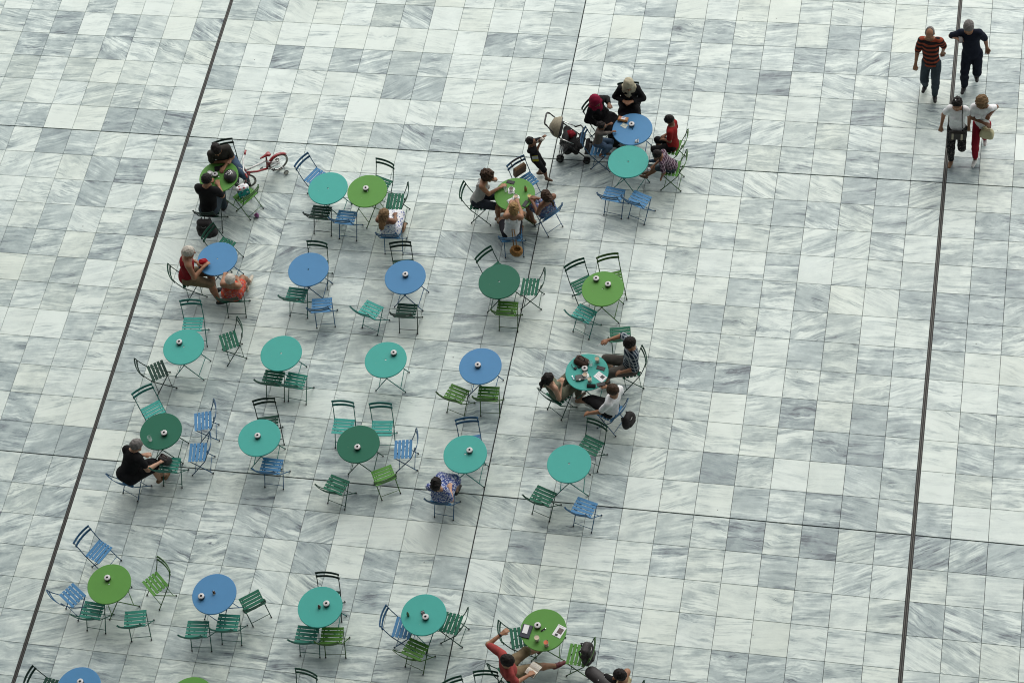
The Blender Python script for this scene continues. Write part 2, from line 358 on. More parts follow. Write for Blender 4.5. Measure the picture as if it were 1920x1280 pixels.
# ------------------------------------------------------------------ folding bistro furniture
TABLES=[('G',1.173,-1.432),('T',3.315,-1.538),('G',4.065,-1.541),('G',6.809,-1.397),('B',8.727,0.248),('T',8.760,-0.499),('B',1.620,-3.277),('B',3.363,-3.365),('B',5.163,-3.374),('D',6.871,-3.324),('G',8.725,-3.317),('T',1.485,-5.206),('T',3.284,-5.174),('T',5.175,-5.132),('B',6.859,-5.106),('T',8.719,-5.051),('D',1.535,-6.948),('T',3.306,-6.901),('D',5.055,-6.853),('T',6.924,-6.862),('T',8.704,-6.866),('G',1.437,-9.920),('B',3.266,-9.902),('T',5.085,-9.935),('T',6.812,-9.881),('G',8.788,-9.926),('B',1.451,-11.803),('G',3.354,-11.755)]
CHAIRS={1:('K',1.164,-0.916,-158.2),2:('K',1.098,-2.024,2.0),3:('G',1.674,-1.625,56.6),4:('D',1.568,-2.825,-110.9),5:('B',2.931,-1.108,-118.6),6:('K',3.205,-1.906,-2.9),
7:('B',3.709,-1.980,-2.7),8:('D',4.191,-1.167,161.1),9:('D',4.545,-1.545,93.0),10:('B',4.622,-2.228,3.3),11:('D',3.393,-3.098,175.7),12:('K',4.987,-2.973,-170.6),
13:('M',3.174,-3.755,-3.2),14:('B',3.689,-3.936,10.0),15:('T',4.607,-3.953,-21.6),16:('K',5.252,-3.917,0.8),17:('D',1.091,-3.563,-63.4),18:('D',2.003,-3.867,6.4),
19:('T',1.414,-4.557,-173.6),20:('D',2.175,-4.837,118.0),21:('D',6.710,-2.949,-127.1),22:('D',7.372,-3.213,91.3),23:('O',7.046,-3.706,0.2),24:('D',8.311,-3.090,-144.7),
25:('O',8.809,-2.923,-159.9),26:('T',8.427,-3.696,-24.3),27:('D',9.126,-4.065,10.8),28:('D',9.390,-4.748,108.9),29:('D',8.257,-5.380,-35.3),30:('B',9.179,-5.623,65.9),
31:('D',8.961,-6.333,158.7),32:('D',8.317,-7.379,-19.5),33:('B',9.038,-7.521,-15.6),34:('K',1.029,-5.581,-56.1),35:('T',1.170,-6.403,-140.8),36:('D',3.162,-5.535,-3.2),
37:('M',3.579,-5.551,-6.4),38:('K',3.296,-6.462,-165.6),39:('B',2.123,-6.521,106.0),40:('B',2.191,-7.149,99.0),41:('B',3.556,-7.286,-1.9),42:('M',1.748,-7.445,-0.2),
43:('B',1.115,-7.738,-23.5),44:('O',6.483,-5.543,-18.5),45:('O',7.034,-5.490,2.2),46:('T',4.633,-6.382,-179.3),47:('T',5.319,-6.355,-174.5),48:('B',5.772,-6.728,98.7),
49:('G',5.539,-7.262,29.6),50:('D',4.770,-7.532,-16.7),51:('B',6.902,-6.497,-166.7),52:('B',6.631,-7.558,-4.6),53:('B',0.977,-9.223,-114.6),54:('G',2.114,-9.703,139.6),
55:('B',0.756,-10.072,-34.6),56:('M',1.175,-10.307,-3.1),57:('M',1.947,-10.375,12.0),58:('M',3.044,-10.440,5.1),59:('M',3.531,-10.265,2.8),60:('D',3.839,-9.837,37.3),
61:('K',5.095,-9.649,-178.9),62:('M',4.896,-10.324,0.9),63:('O',5.313,-10.296,6.0),64:('D',5.079,-11.399,167.2),65:('B',6.454,-10.027,-93.6),66:('D',7.223,-9.859,81.6),
67:('O',6.728,-10.379,-18.1),68:('D',7.626,-11.240,-147.1),69:('D',8.381,-9.977,-72.4),70:('G',9.349,-10.175,86.4),71:('D',8.037,-11.069,-174.5),72:('K',0.856,-11.769,-97.8),
73:('K',8.546,0.985,-171.6),74:('K',8.073,0.634,-119.4),75:('B',8.141,-0.023,-92.8),76:('G',9.456,0.106,82.1),77:('G',9.512,-0.384,87.3),78:('B',8.553,-1.065,-10.1),
79:('B',9.035,-1.144,-21.7),80:('D',6.121,-1.423,-90.1),81:('B',6.906,-0.895,-134.9),82:('B',6.851,-2.112,8.2),83:('B',7.395,-1.535,47.6),84:('D',8.344,-10.583,-45.3),
85:('D',10.202,-10.749,75.0)}

def make_table(c):
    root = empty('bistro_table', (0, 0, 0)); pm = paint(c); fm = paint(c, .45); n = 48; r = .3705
    m = MB(); pr = [(.016, .700), (.016, .720), (r-.006, .720), (r-.001, .7175), (r, .713), (r, .697), (r-.004, .697), (r-.004, .706), (.016, .706)]
    m.lathe(pr[1:], n=n); m.lathe([pr[-1], pr[1]], n=n)
    m.build('tabletop', pm, root)
    for sy_ in (-1, 1):
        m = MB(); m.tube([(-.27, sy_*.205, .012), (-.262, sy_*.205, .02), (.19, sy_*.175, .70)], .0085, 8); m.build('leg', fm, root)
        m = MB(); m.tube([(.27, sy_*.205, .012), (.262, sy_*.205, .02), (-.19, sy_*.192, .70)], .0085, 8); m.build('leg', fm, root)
        for sx_ in (-1, 1):
            m = MB(); m.lathe([(.0, -.012), (.011, -.011), (.012, 0), (.011, .012), (0, .014)], (sx_*.268, sy_*.205, .012), 8); m.build('foot_cap', RUBBER, root, True)
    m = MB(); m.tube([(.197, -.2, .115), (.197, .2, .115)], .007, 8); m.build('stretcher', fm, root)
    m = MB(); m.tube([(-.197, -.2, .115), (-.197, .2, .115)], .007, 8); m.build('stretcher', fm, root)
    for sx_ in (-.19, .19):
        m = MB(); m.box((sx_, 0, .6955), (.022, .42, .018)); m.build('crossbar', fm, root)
    return root
def make_chair(c):
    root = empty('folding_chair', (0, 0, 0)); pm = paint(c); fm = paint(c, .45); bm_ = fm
    sl = MB(); W_, Nn = .365, 8
    V = []; F = []
    def slat(w, d, t, curve, axis):
        m = MB(); V = []
        for k in range(Nn+1):
            x = -w/2+w*k/Nn; q = curve*(1-(2*x/w)**2)
            for a, b_ in ((-d/2, -t/2), (d/2, -t/2), (d/2, t/2), (-d/2, t/2)):
                V.append((x, a, b_-q) if axis == 'z' else (x, b_-q, a))
        F = [(k*4+a, k*4+(a+1) % 4, k*4+4+(a+1) % 4, k*4+4+a) for k in range(Nn) for a in range(4)] + [(3, 2, 1, 0), (Nn*4, Nn*4+1, Nn*4+2, Nn*4+3)]
        if axis == 'y': F = [f[::-1] for f in F]
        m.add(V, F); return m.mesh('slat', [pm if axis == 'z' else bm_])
    seat_me = slat(W_, .049, .009, .004, 'z'); back_me = slat(.405, .043, .009, .035, 'y')
    for k in range(5):
        o = link('seat_slat', seat_me, root); o.location = (0, -.128+.064*k, .455 - (.004 if k in (0, 4) else 0)); o.rotation_euler.x = (-.06, -.02, 0, .02, .05)[k]
    for z, y in ((.787, -.272), (.706, -.250)):
        o = link('backrest_slat', back_me, root); o.location = (0, y-.007, z); o.rotation_euler.x = R(14)
    for s_ in (-1, 1):
        x = s_*.186
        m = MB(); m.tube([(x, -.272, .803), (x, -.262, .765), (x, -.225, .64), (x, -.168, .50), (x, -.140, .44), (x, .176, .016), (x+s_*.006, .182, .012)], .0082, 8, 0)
        m.lathe([(.0, -.011), (.012, -.010), (.013, 0), (.011, .013), (0, .016)], (x+s_*.004, .183, .011), 8, 1)
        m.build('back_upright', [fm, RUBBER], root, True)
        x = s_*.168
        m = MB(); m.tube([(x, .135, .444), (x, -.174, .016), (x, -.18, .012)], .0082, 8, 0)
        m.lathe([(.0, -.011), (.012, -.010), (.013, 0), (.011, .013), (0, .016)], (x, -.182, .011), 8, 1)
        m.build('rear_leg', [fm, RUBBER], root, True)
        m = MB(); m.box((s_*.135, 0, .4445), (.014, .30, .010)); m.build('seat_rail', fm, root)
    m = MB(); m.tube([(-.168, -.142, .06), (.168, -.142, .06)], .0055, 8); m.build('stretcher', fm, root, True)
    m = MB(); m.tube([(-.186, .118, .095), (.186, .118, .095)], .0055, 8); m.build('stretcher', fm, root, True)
    return root
TROT = {1: 0, 3: 40, 4: 15, 6: -20, 22: 38, 23: 60, 25: 55, 24: 5, 26: 10}
TKEY = {1: 'bicycle-side green table', 2: 'turquoise table touching a green one', 3: 'green table touching a turquoise one', 4: "three women's green table", 5: "headscarf women's blue table", 6: "children's turquoise table", 7: "red-clad man's blue table", 8: 'bare blue table', 9: 'blue table right of the bare one', 10: 'dark green table without an ashtray', 11: 'green table with two ashtrays', 12: 'leftmost turquoise table',
 13: 'bare turquoise table above two touching chairs', 14: 'turquoise table without chairs', 15: 'blue table above two olive chairs', 16: "plaid-shirt man's cluttered turquoise table", 17: 'dark green table of woman in black', 18: 'turquoise table above one blue chair', 19: 'dark green table with five chairs', 20: 'turquoise table by the floral-dress woman', 21: 'rightmost bare turquoise table',
 22: 'lower-left green table with five chairs', 23: 'lowest-row blue table', 24: 'turquoise table above teal and olive chairs', 25: 'turquoise table with a small bottle', 26: "book reader's green table", 27: 'cut-off blue table at bottom left', 28: 'cut-off green table at the bottom'}
protoT = {}; tabs = []
for k, (c, x, y) in enumerate(TABLES, 1):
    if c not in protoT: protoT[c] = make_table(c); o = protoT[c]
    else: o = copy_tree(protoT[c])
    o.location = (x, y, 0); o.rotation_euler.z = R(TROT.get(k, 0) + random.uniform(-4, 4)); tabs.append(o)
    tag(o, 'round metal bistro table, the ' + TKEY[k], 'table', 'round bistro tables')
OCC = {1: 'the man in the grey tee', 2: 'the man in black with the backpack', 10: 'the blond woman in a strappy dress', 17: 'the man in the red tank top', 18: 'the white-haired woman in orange', 28: 'the man in the plaid shirt', 29: 'the woman in olive', 30: 'the man in the white tee', 43: 'the grey-haired woman in black',
 52: 'the woman in the blue floral dress', 73: 'the woman in the beige headscarf', 74: 'the woman in the crimson headscarf', 75: 'the small child in grey', 76: 'the boy in red', 77: 'the small boy in a plaid shirt', 80: 'the curly-haired woman in the grey tank', 82: 'the blond woman in the white tank', 83: 'the woman with bare brown shoulders', 84: 'the man reading a book', 85: 'the person at the bottom edge'}
CHTXT = {3: 'bright green folding chair holding a gift bag beside the bicycle', 81: 'blue folding chair with a brown bag hanging on its back', 70: 'bright green folding chair with a black backpack on it', 64: 'dark green folding chair cut off at the bottom centre', 68: 'dark green chair back at the bottom edge, left of two', 71: 'dark green chair back at the bottom, left of the reading man',
 72: 'blackish green folding chair in the bottom left corner', 27: 'dark green empty chair behind the plaid-shirt man', 42: 'teal green chair half hidden by the woman in black', 46: 'turquoise chair above the five-chair dark green table, left of two', 47: 'turquoise chair above the five-chair dark green table, right of two',
 36: 'dark green chair below the bare turquoise table, left of two touching', 37: 'teal green chair below the bare turquoise table, right of two touching', 44: 'olive green chair below the blue table, turned, left of two', 45: 'olive green chair below the blue table, straight, right of two', 78: 'blue chair below the children\'s turquoise table, left of two', 79: 'blue chair below the children\'s turquoise table, right of two',
 58: 'teal green chair below the lowest-row blue table, left of two', 59: 'teal green chair below the lowest-row blue table, right of two', 62: 'teal green chair below a turquoise table, touching an olive one', 63: 'olive green chair below a turquoise table, touching a teal one', 39: 'blue chair right of the woman in black\'s table, upper of two', 40: 'blue chair right of the woman in black\'s table, lower of two',
 56: 'teal green chair under the lower-left green table, left of two', 57: 'teal green chair below the lower-left green table, right of two', 4: 'dark green chair above the blue table of the man in red'}
protoC = {}; chair_objs = {}; used = set()
for k, (c, x, y, rz) in CHAIRS.items():
    if c not in protoC: protoC[c] = make_chair(c); o = protoC[c]
    else: o = copy_tree(protoC[c])
    o.location = (x, y, 0); o.rotation_euler.z = R(rz); chair_objs[k] = o
    if k in CHTXT: lab = CHTXT[k]
    elif k in OCC: lab = CNAME[c] + ' folding chair under ' + OCC[k]
    else:
        t = min(range(len(TABLES)), key=lambda q: (TABLES[q][1]-x)**2+(TABLES[q][2]-y)**2); dx, dy = x-TABLES[t][1], y-TABLES[t][2]
        a = math.degrees(math.atan2(dy, dx)) % 360
        side = ['right', 'upper right', 'far side', 'upper left', 'left', 'lower left', 'near side', 'lower right'][int(((a+22.5) % 360)//45)]
        lab = '%s chair at the %s of the %s' % (CNAME[c], side, TKEY[t+1].split(',')[0])
    while lab in used: print('DUP', k, lab); lab += ' nearby'
    used.add(lab); tag(o, lab, 'chair', 'folding chairs around the tables')
# ------------------------------------------------------------------ people: one blended surface per body, clothes over it
def V3(p): return np.array(p, dtype=float)
def unit(v):
    n = np.linalg.norm(v); return v/n if n > 1e-9 else V3((0, 0, 1))
class Field:
    """smooth union of tapered limbs and ellipsoids, meshed with surface nets"""
    def __init__(s, h, k=.02): s.h = h; s.k = k; s.pr = []; s.sub = []; s.cut = []; s.noise = None
    def limb(s, a, b, ra, rb, flat=None, k=None): s.pr.append(('c', V3(a), V3(b), ra, rb, flat, k or s.k)); return s
    def chain(s, pts, rs, **kw):
        for i in range(len(pts)-1): s.limb(pts[i], pts[i+1], rs[i], rs[i+1], **kw)
        return s
    def ell(s, c, axes, r, k=None): s.pr.append(('e', V3(c), np.array(axes, float), V3(r), k or s.k)); return s
    def carve(s, c, axes, r): s.sub.append((V3(c), np.array(axes, float), V3(r))); return s
    def mesh(s):
        lo = V3((1e9,)*3); hi = -lo; bb = []
        for p in s.pr:
            if p[0] == 'c': r = max(p[3], p[4]); l, u_ = np.minimum(p[1], p[2])-r, np.maximum(p[1], p[2])+r
            else: r = max(p[3]); l, u_ = p[1]-r, p[1]+r
            bb.append((l, u_)); lo = np.minimum(lo, l); hi = np.maximum(hi, u_)
        h = s.h; lo = lo-4*h; n = np.ceil((hi+4*h-lo)/h).astype(int)+1
        ax = [lo[d]+h*np.arange(n[d]) for d in range(3)]
        Fd = np.full(tuple(n), .12, np.float32)
        def sl(l, u_, mg): return tuple(slice(max(0, int((l[d]-mg-lo[d])/h)), min(n[d], int((u_[d]+mg-lo[d])/h)+2)) for d in range(3))
        def grid(q): return np.stack(np.meshgrid(*[ax[d][q[d]] for d in range(3)], indexing='ij'), -1)
        for p, (l, u_) in zip(s.pr, bb):
            k = p[-1]; q = sl(l, u_, k+2*h); G = grid(q)
            if p[0] == 'c':
                a, b, ra, rb, fl = p[1:6]; ab = b-a; X = G-a
                if fl is not None:
                    w, fc = fl; X = X+(X@w)[..., None]*w*(1/fc-1); ab = ab+(ab@w)*w*(1/fc-1)
                t = np.clip((X@ab)/max(ab@ab, 1e-9), 0, 1); d = np.linalg.norm(X-t[..., None]*ab, axis=-1)-(ra+(rb-ra)*t)
            else:
                c, A, r = p[1:4]; Q = ((G-c)@A.T)/r; ln = np.linalg.norm(Q, axis=-1); d = (ln-1)*np.linalg.norm(Q*r, axis=-1)/np.maximum(ln, 1e-6)
                d = np.where(ln < .05, -min(r), d)
            f = Fd[q]; m = np.clip(.5+.5*(f-d)/k, 0, 1); Fd[q] = f*(1-m)+d*m-k*m*(1-m)
        if s.noise:
            amp, sc, seed = s.noise; r = np.random.RandomState(seed); G = grid((slice(None),)*3); a = 0
            for _ in range(6):
                w = r.normal(size=3); w *= sc*r.uniform(.6, 1.6)/np.linalg.norm(w); a = a+np.sin(G@w+r.uniform(0, 6.3)+1.2*np.sin(G@(w[[1, 2, 0]]*.6)))
            Fd = Fd+amp*a/2.4
        for c, A, r in s.sub:
            l, u_ = c-max(r), c+max(r); q = sl(l, u_, 2*h); G = grid(q); Q = ((G-c)@A.T)/r; d = (np.linalg.norm(Q, axis=-1)-1)*min(r); Fd[q] = np.maximum(Fd[q], -d)
        for c, nv in s.cut:            # keep the side the normal points away from
            G = grid((slice(None),)*3); Fd = np.maximum(Fd, (G-V3(c))@unit(V3(nv)))
        return nets(Fd, lo, h)
def nets(Fd, lo, h):
    S = Fd < 0; n = Fd.shape
    cell = np.zeros((n[0]-1, n[1]-1, n[2]-1), np.int8)
    for dx in (0, 1):
        for dy in (0, 1):
            for dz in (0, 1): cell += S[dx:n[0]-1+dx, dy:n[1]-1+dy, dz:n[2]-1+dz]
    act = (cell > 0) & (cell < 8); idx = np.argwhere(act); ids = np.full(cell.shape, -1, np.int64); ids[act] = np.arange(len(idx))
    acc = np.zeros((len(idx), 3)); cnt = np.zeros(len(idx)); cs = [(a, b, c) for a in (0, 1) for b in (0, 1) for c in (0, 1)]
    for a in cs:
        for d in range(3):
            if a[d]: continue
            b = list(a); b[d] = 1
            fa = Fd[tuple((idx+a).T)]; fb = Fd[tuple((idx+b).T)]; cr = (fa < 0) != (fb < 0)
            t = np.where(cr, fa/np.where(cr, fa-fb, 1), 0); p = np.tile(np.array(a, float), (len(idx), 1)); p[:, d] = t
            acc += p*cr[:, None]; cnt += cr
    V = lo+h*(idx+acc/np.maximum(cnt, 1)[:, None]); faces = []
    for d in range(3):
        e1, e2 = (d+1) % 3, (d+2) % 3
        s0 = [slice(None)]*3; s1 = [slice(None)]*3; s0[d] = slice(0, -1); s1[d] = slice(1, None)
        A, B = S[tuple(s0)], S[tuple(s1)]; ed = np.argwhere(A != B)
        ed = ed[(ed[:, e1] > 0) & (ed[:, e2] > 0) & (ed[:, e1] < n[e1]-1) & (ed[:, e2] < n[e2]-1)]
        if not len(ed): continue
        q = []
        for o1, o2 in ((0, 0), (-1, 0), (-1, -1), (0, -1)):
            p = ed.copy(); p[:, e1] += o1; p[:, e2] += o2; q.append(ids[tuple(p.T)])
        q = np.stack(q, 1); fl = A[tuple(ed.T)]; q[~fl] = q[~fl][:, ::-1]; faces.append(q)
    return V, np.concatenate(faces)
def np_mesh(name, V, Fq, mats, midx=None):
    me = bpy.data.meshes.new(name); me.vertices.add(len(V)); me.vertices.foreach_set('co', V.astype(np.float32).ravel())
    me.loops.add(Fq.size); me.loops.foreach_set('vertex_index', Fq.astype(np.int32).ravel()); me.polygons.add(len(Fq))
    me.polygons.foreach_set('loop_start', np.arange(len(Fq), dtype=np.int32)*4)
    try: me.polygons.foreach_set('loop_total', np.full(len(Fq), 4, np.int32))
    except Exception: pass
    for m in mats: me.materials.append(m)
    me.update(calc_edges=True); me.validate()
    me.polygons.foreach_set('use_smooth', np.ones(len(me.polygons), bool))
    if midx is not None and len(me.polygons) == len(midx): me.polygons.foreach_set('material_index', midx.astype(np.int32))
    return me
def bend(a, b, l1, l2, hint):
    """two-bone reach from a towards b; returns middle joint and end"""
    d = b-a; L = np.linalg.norm(d); mx = (l1+l2)*.985
    if L > mx: b = a+d/L*mx; d = b-a; L = mx
    L = max(L, abs(l1-l2)+.03); x = (l1*l1-l2*l2+L*L)/(2*L); hgt = math.sqrt(max(l1*l1-x*x, 0)); u_ = d/np.linalg.norm(d)
    w = hint-u_*(hint@u_); w = unit(w)
    return a+u_*x+w*hgt, b
def pattern(name, kind, c1, c2, c3=None, scale=1.0):
    if name in MATS: return MATS[name]
    m, nt, b = nodes(name); L = nt.links; tc = N(nt, 'ShaderNodeTexCoord'); O = tc.outputs['Object']; sp = N(nt, 'ShaderNodeSeparateXYZ'); L.new(O, sp.inputs[0])
    if kind == 'stripe':
        f = mathn(nt, 'GREATER_THAN', mathn(nt, 'SINE', mathn(nt, 'MULTIPLY', sp.outputs[2], scale)), .1); col = mixc(nt, f, c1, c2)
    elif kind == 'plaid':
        wv = [mathn(nt, 'SINE', mathn(nt, 'MULTIPLY', a, scale)) for a in (mathn(nt, 'ADD', sp.outputs[0], sp.outputs[1]), sp.outputs[2])]
        s1, s2 = [mathn(nt, 'GREATER_THAN', w_, .0) for w_ in wv]
        col = mixc(nt, mathn(nt, 'MULTIPLY', mathn(nt, 'ADD', s1, s2), .5), c1, c2)
        if c3:
            for w_ in wv: col = mixc(nt, mathn(nt, 'MULTIPLY', mathn(nt, 'GREATER_THAN', w_, .80), .75), col, c3)
    else:
        v = N(nt, 'ShaderNodeTexVoronoi', Scale=scale, Randomness=1.0); L.new(O, v.inputs['Vector']); nz = N(nt, 'ShaderNodeTexNoise', Scale=scale*.9, Detail=2.0); L.new(O, nz.inputs['Vector'])
        f = rampn(nt, v.outputs['Distance'], [(.30, 0.0), (.42, 1.0)]); col = mixc(nt, f, c2, c1)
        if c3: col = mixc(nt, rampn(nt, nz.outputs['Fac'], [(.55, 0.0), (.60, 1.0)]), col, c3)
    L.new(col, b.inputs['Base Color']); b.inputs['Roughness'].default_value = .85; b.inputs['Specular IOR Level'].default_value = .2
    MATS[name] = m; return m
cloth = lambda nm, c: plain(nm + '_cloth', c, .9, var=.18, scale=22, bump=.3, spec=.15)
hairm = lambda nm, c: plain(nm + '_hair', c, .6, var=.40, scale=120, bump=.7, spec=.2)
def skinm(k):
    c = {'light': (.46, .27, .18), 'tan': (.34, .175, .10), 'brown': (.20, .095, .052), 'dark': (.09, .045, .03)}[k]
    m = plain('skin_' + k, c, .5, var=.14, scale=14, spec=.35)
    b = m.node_tree.nodes['Principled BSDF']; b.inputs['Subsurface Weight'].default_value = .08; b.inputs['Subsurface Radius'].default_value = (.02, .008, .004)
    return m
EYE = plain('eye_dark', (.02, .014, .01), .25); LIP = plain('lips', (.30, .10, .085), .5)
def person(pid, sp):
    s, rz, yaw, pit, hip, head, hl, hr, fl, fr = PEOPLE[pid]
    hip, head, hl, hr, fl, fr = map(V3, (hip, head, hl, hr, fl, fr)); a = R(rz)
    Fw = V3((-math.sin(a), math.cos(a), 0)); Rt = V3((math.cos(a), math.sin(a), 0)); up = V3((0, 0, 1))
    base = V3((hip[0], hip[1], 0)); stand = sp.get('stand', False); fem = sp.get('fem', False); bulk = sp.get('bulk', 1.0)*s*(1.0 if stand else 1.06)
    e = empty('person', tuple(base)); tag(e, sp['label'], 'person', 'people at the tables' if not stand else 'people on foot')
    v = unit(head-hip)
    ty = R(sp.get('twist', yaw*.35)); Ft = Fw*math.cos(ty)-Rt*math.sin(ty); Ft = unit(Ft-v*(Ft@v)); Rs = unit(np.cross(Ft, v))
    sh = hip+v*.505*s-Ft*.03*s; shw = (.150 if fem else .172)*s
    SL, SR = sh-Rs*shw, sh+Rs*shw
    # arms
    ua, fa = .285*s, .255*s
    def arm(S, Hd, sgn):
        hint = sp.get('elbowL' if sgn < 0 else 'elbowR'); hint = V3(hint) if hint else Rs*sgn*.40-up*1.0-Ft*.30
        El, Wr = bend(S, Hd, ua, fa+.06*s, hint); d = unit(Wr-El); return El, Wr-d*.06*s, d
    EL, WL, dL = arm(SL, hl, -1); ER, WR, dR = arm(SR, hr, 1)
    # legs
    hw = .085*s; HL, HR = hip-Rt*hw, hip+Rt*hw
    th, sn = .425*s, .415*s
    def leg(Hp, Ft_, sgn):
        an = Ft_+up*.055*s; hint = Fw*1.0+up*(.0 if stand else .9)+Rt*sgn*.15
        if sp.get('kneel'): hint = Fw*1.0-up*.2
        K, A = bend(Hp, an, th, sn, hint); return K, A
    KL, AL = leg(HL, fl, -1); KR, AR = leg(HR, fr, 1)
    fd = sp.get('feetdir', {}); dfL = unit(V3(fd.get('L', tuple(Fw-Rt*.18)))); dfR = unit(V3(fd.get('R', tuple(Fw+Rt*.18))))
    # head frame
    yy = R(yaw); pp = R(pit); g0 = Fw*math.cos(yy)-Rt*math.sin(yy); gaze = unit(g0*math.cos(pp)-up*math.sin(pp)); hu = unit(up*math.cos(pp)+g0*math.sin(pp)); hr_ = np.cross(gaze, hu); A = np.array([hr_, gaze, hu]); hs = 1.10*(s if s > .85 else .62*s+.33)
    at = lambda x, y, z: head+(hr_*x+gaze*y+hu*z)*hs
    flatT = (Ft, .72)
    f = Field(.0095, .018)
    sk = bulk*(.93 if fem else 1.0)
    f.limb(HL*.75+HR*.25, HR*.75+HL*.25, .098*sk, .098*sk, (Ft, .85), .04)
    f.limb(hip+v*.02, hip+v*.20*s, .112*sk, .108*sk, flatT, .04); f.limb(hip+v*.20*s, hip+v*.39*s-Ft*.02*s, .108*sk, .130*sk, flatT, .04)
    f.limb(SL*.82+sh*.18-v*.012, SR*.82+sh*.18-v*.012, .058*sk, .058*sk, (Ft, .9), .04)
    f.limb(sh+v*.0, head-hu*.05*hs-gaze*.015*hs, .062*s, .052*s, None, .03)
    for S in (SL, SR): f.limb(sh+v*.045*s, S*.75+sh*.25, .042*s, .045*s, None, .04)
    for S, E_, W_ in ((SL, EL, WL), (SR, ER, WR)):
        f.limb(S-v*.012, E_, .049*bulk, .038*bulk, None, .03); f.limb(E_, W_, .039*bulk, .026*s, None, .02)
    for H_, K_, A_, df in ((HL, KL, AL, dfL), (HR, KR, AR, dfR)):
        f.limb(H_, K_, .080*bulk, .055*bulk, None, .03); f.limb(K_, K_*.62+A_*.38, .053*bulk, .054*bulk, None, .02); f.limb(K_*.62+A_*.38, A_, .054*bulk, .034*s, None, .02)
        f.limb(A_-up*.012*s, A_-up*.03*s+df*.12*s, .034*s, .026*s, None, .02)
    # head: skull, face, jaw, nose, ears, brow
    f.ell(at(0, -.012, .022), A, V3((.074, .094, .086))*hs, .012); f.ell(at(0, .026, -.030), A, V3((.060, .066, .082))*hs, .02); f.limb(at(-.030, .055, -.085), at(.030, .055, -.085), .026*hs, .026*hs, None, .03)
    f.limb(at(0, .088, .010), at(0, .108, -.024), .009*hs, .014*hs, None, .012); f.limb(at(-.035, .078, .022), at(.035, .078, .022), .014*hs, .014*hs, None, .02)
    for q in (-1, 1): f.ell(at(q*.075, -.006, -.008), A, V3((.011, .020, .031))*hs, .008)
    # hands: palm rays, four unequal bent fingers and a thumb
    for W_, d, sgn in ((WL, dL, -1), (WR, dR, 1)):
        nrm = -up-d*(-up@d); nrm = unit(nrm) if np.linalg.norm(nrm) > .2 else unit(Ft-d*(Ft@d)); sd = np.cross(d, nrm)*(-sgn)
        curl = sp.get('curl', .5)
        for j, ln in ((-1.5, .92), (-.5, 1.05), (.5, 1.0), (1.5, .80)):
            b0 = W_+d*.082*s+sd*.0195*j*s; f.limb(W_+sd*.010*j*s, b0, .0165*s, .0125*s, None, .010)
            m1 = b0+(d*.040*ln*(1-.3*curl)+nrm*.030*curl)*s+sd*.003*j*s; t1 = m1+(d*.034*ln*(1-curl*.8)+nrm*.032*curl)*s
            f.limb(b0, m1, .0105*s+.001, .0098*s+.001, None, .005); f.limb(m1, t1, .0098*s+.001, .0085*s+.001, None, .004)
        b0 = W_+d*.022*s-sd*.020*s; m1 = b0+(d*.036-sd*.030+nrm*.010)*s; f.limb(b0, m1, .0145*s, .0115*s, None, .008); f.limb(m1, m1+(d*.034-sd*.006+nrm*.008)*s, .0115*s, .0095*s, None, .004)
    Vb, Fb = f.mesh(); fc = Vb[Fb].mean(1); mi = np.zeros(len(Fb), int)
    for q in (-1, 1): mi[np.linalg.norm((fc-at(q*.030, .086, .004))/V3((1, 1, 1)), axis=1) < .0125*hs] = 1
    for q in (-.013, 0, .013): mi[np.linalg.norm(fc-at(q, .088, -.058), axis=1) < .012*hs] = 2
    link('body', np_mesh('body', Vb-base, Fb, [skinm(sp['skin']), EYE, LIP], mi), e)
    def garment(nm, fld, mat, mats2=None):
        Vg, Fg = fld.mesh(); return link(nm, np_mesh(nm, Vg-base, Fg, [mat]), e)
    inf = .012
    # lower garment
    bt = sp.get('bottom')
    if bt:
        kind, mat, fr_ = bt; f = Field(.012, .02); f.noise = (.0045, 34, pid)
        f.limb(HL*.75+HR*.25, HR*.75+HL*.25, .104*sk+inf, .104*sk+inf, (Ft, .80 if stand else .9), .03); f.limb(hip-v*.02, hip+v*.02*s, .108*sk+inf, .104*sk+inf, flatT, .03)
        if kind == 'legs':
            for H_, K_, A_ in ((HL, KL, AL), (HR, KR, AR)):
                if fr_ <= .5:
                    q = fr_/.5; f.limb(H_, H_*(1-q)+K_*q, .084*bulk+inf, (.084+(.058-.084)*q)*bulk+inf*1.4, None, .025)
                else:
                    q = (fr_-.5)/.5; f.limb(H_, K_, .084*bulk+inf, .058*bulk+inf, None, .025); E_ = K_*(1-q)+A_*q; f.limb(K_, K_*.6+E_*.4, .058*bulk+inf, .056*bulk+inf, None, .02); f.limb(K_*.6+E_*.4, E_, .056*bulk+inf, .042*bulk+inf, None, .02)
        else:   # skirt over both legs
            for q in np.linspace(0, fr_, 5):
                pL, pR = (HL*(1-q/.5)+KL*q/.5, HR*(1-q/.5)+KR*q/.5) if q <= .5 else (KL*(1-(q-.5)/.5)+AL*(q-.5)/.5, KR*(1-(q-.5)/.5)+AR*(q-.5)/.5)
                rr = .092*bulk+inf-(.020*q/max(fr_, .01) if fr_ <= .5 else .014*q); f.limb(pL, pR, rr, rr, None, .08)
        garment('trousers' if kind == 'legs' and fr_ > .6 else 'shorts' if kind == 'legs' else 'skirt', f, mat)
    # upper garment
    tp = sp.get('top')
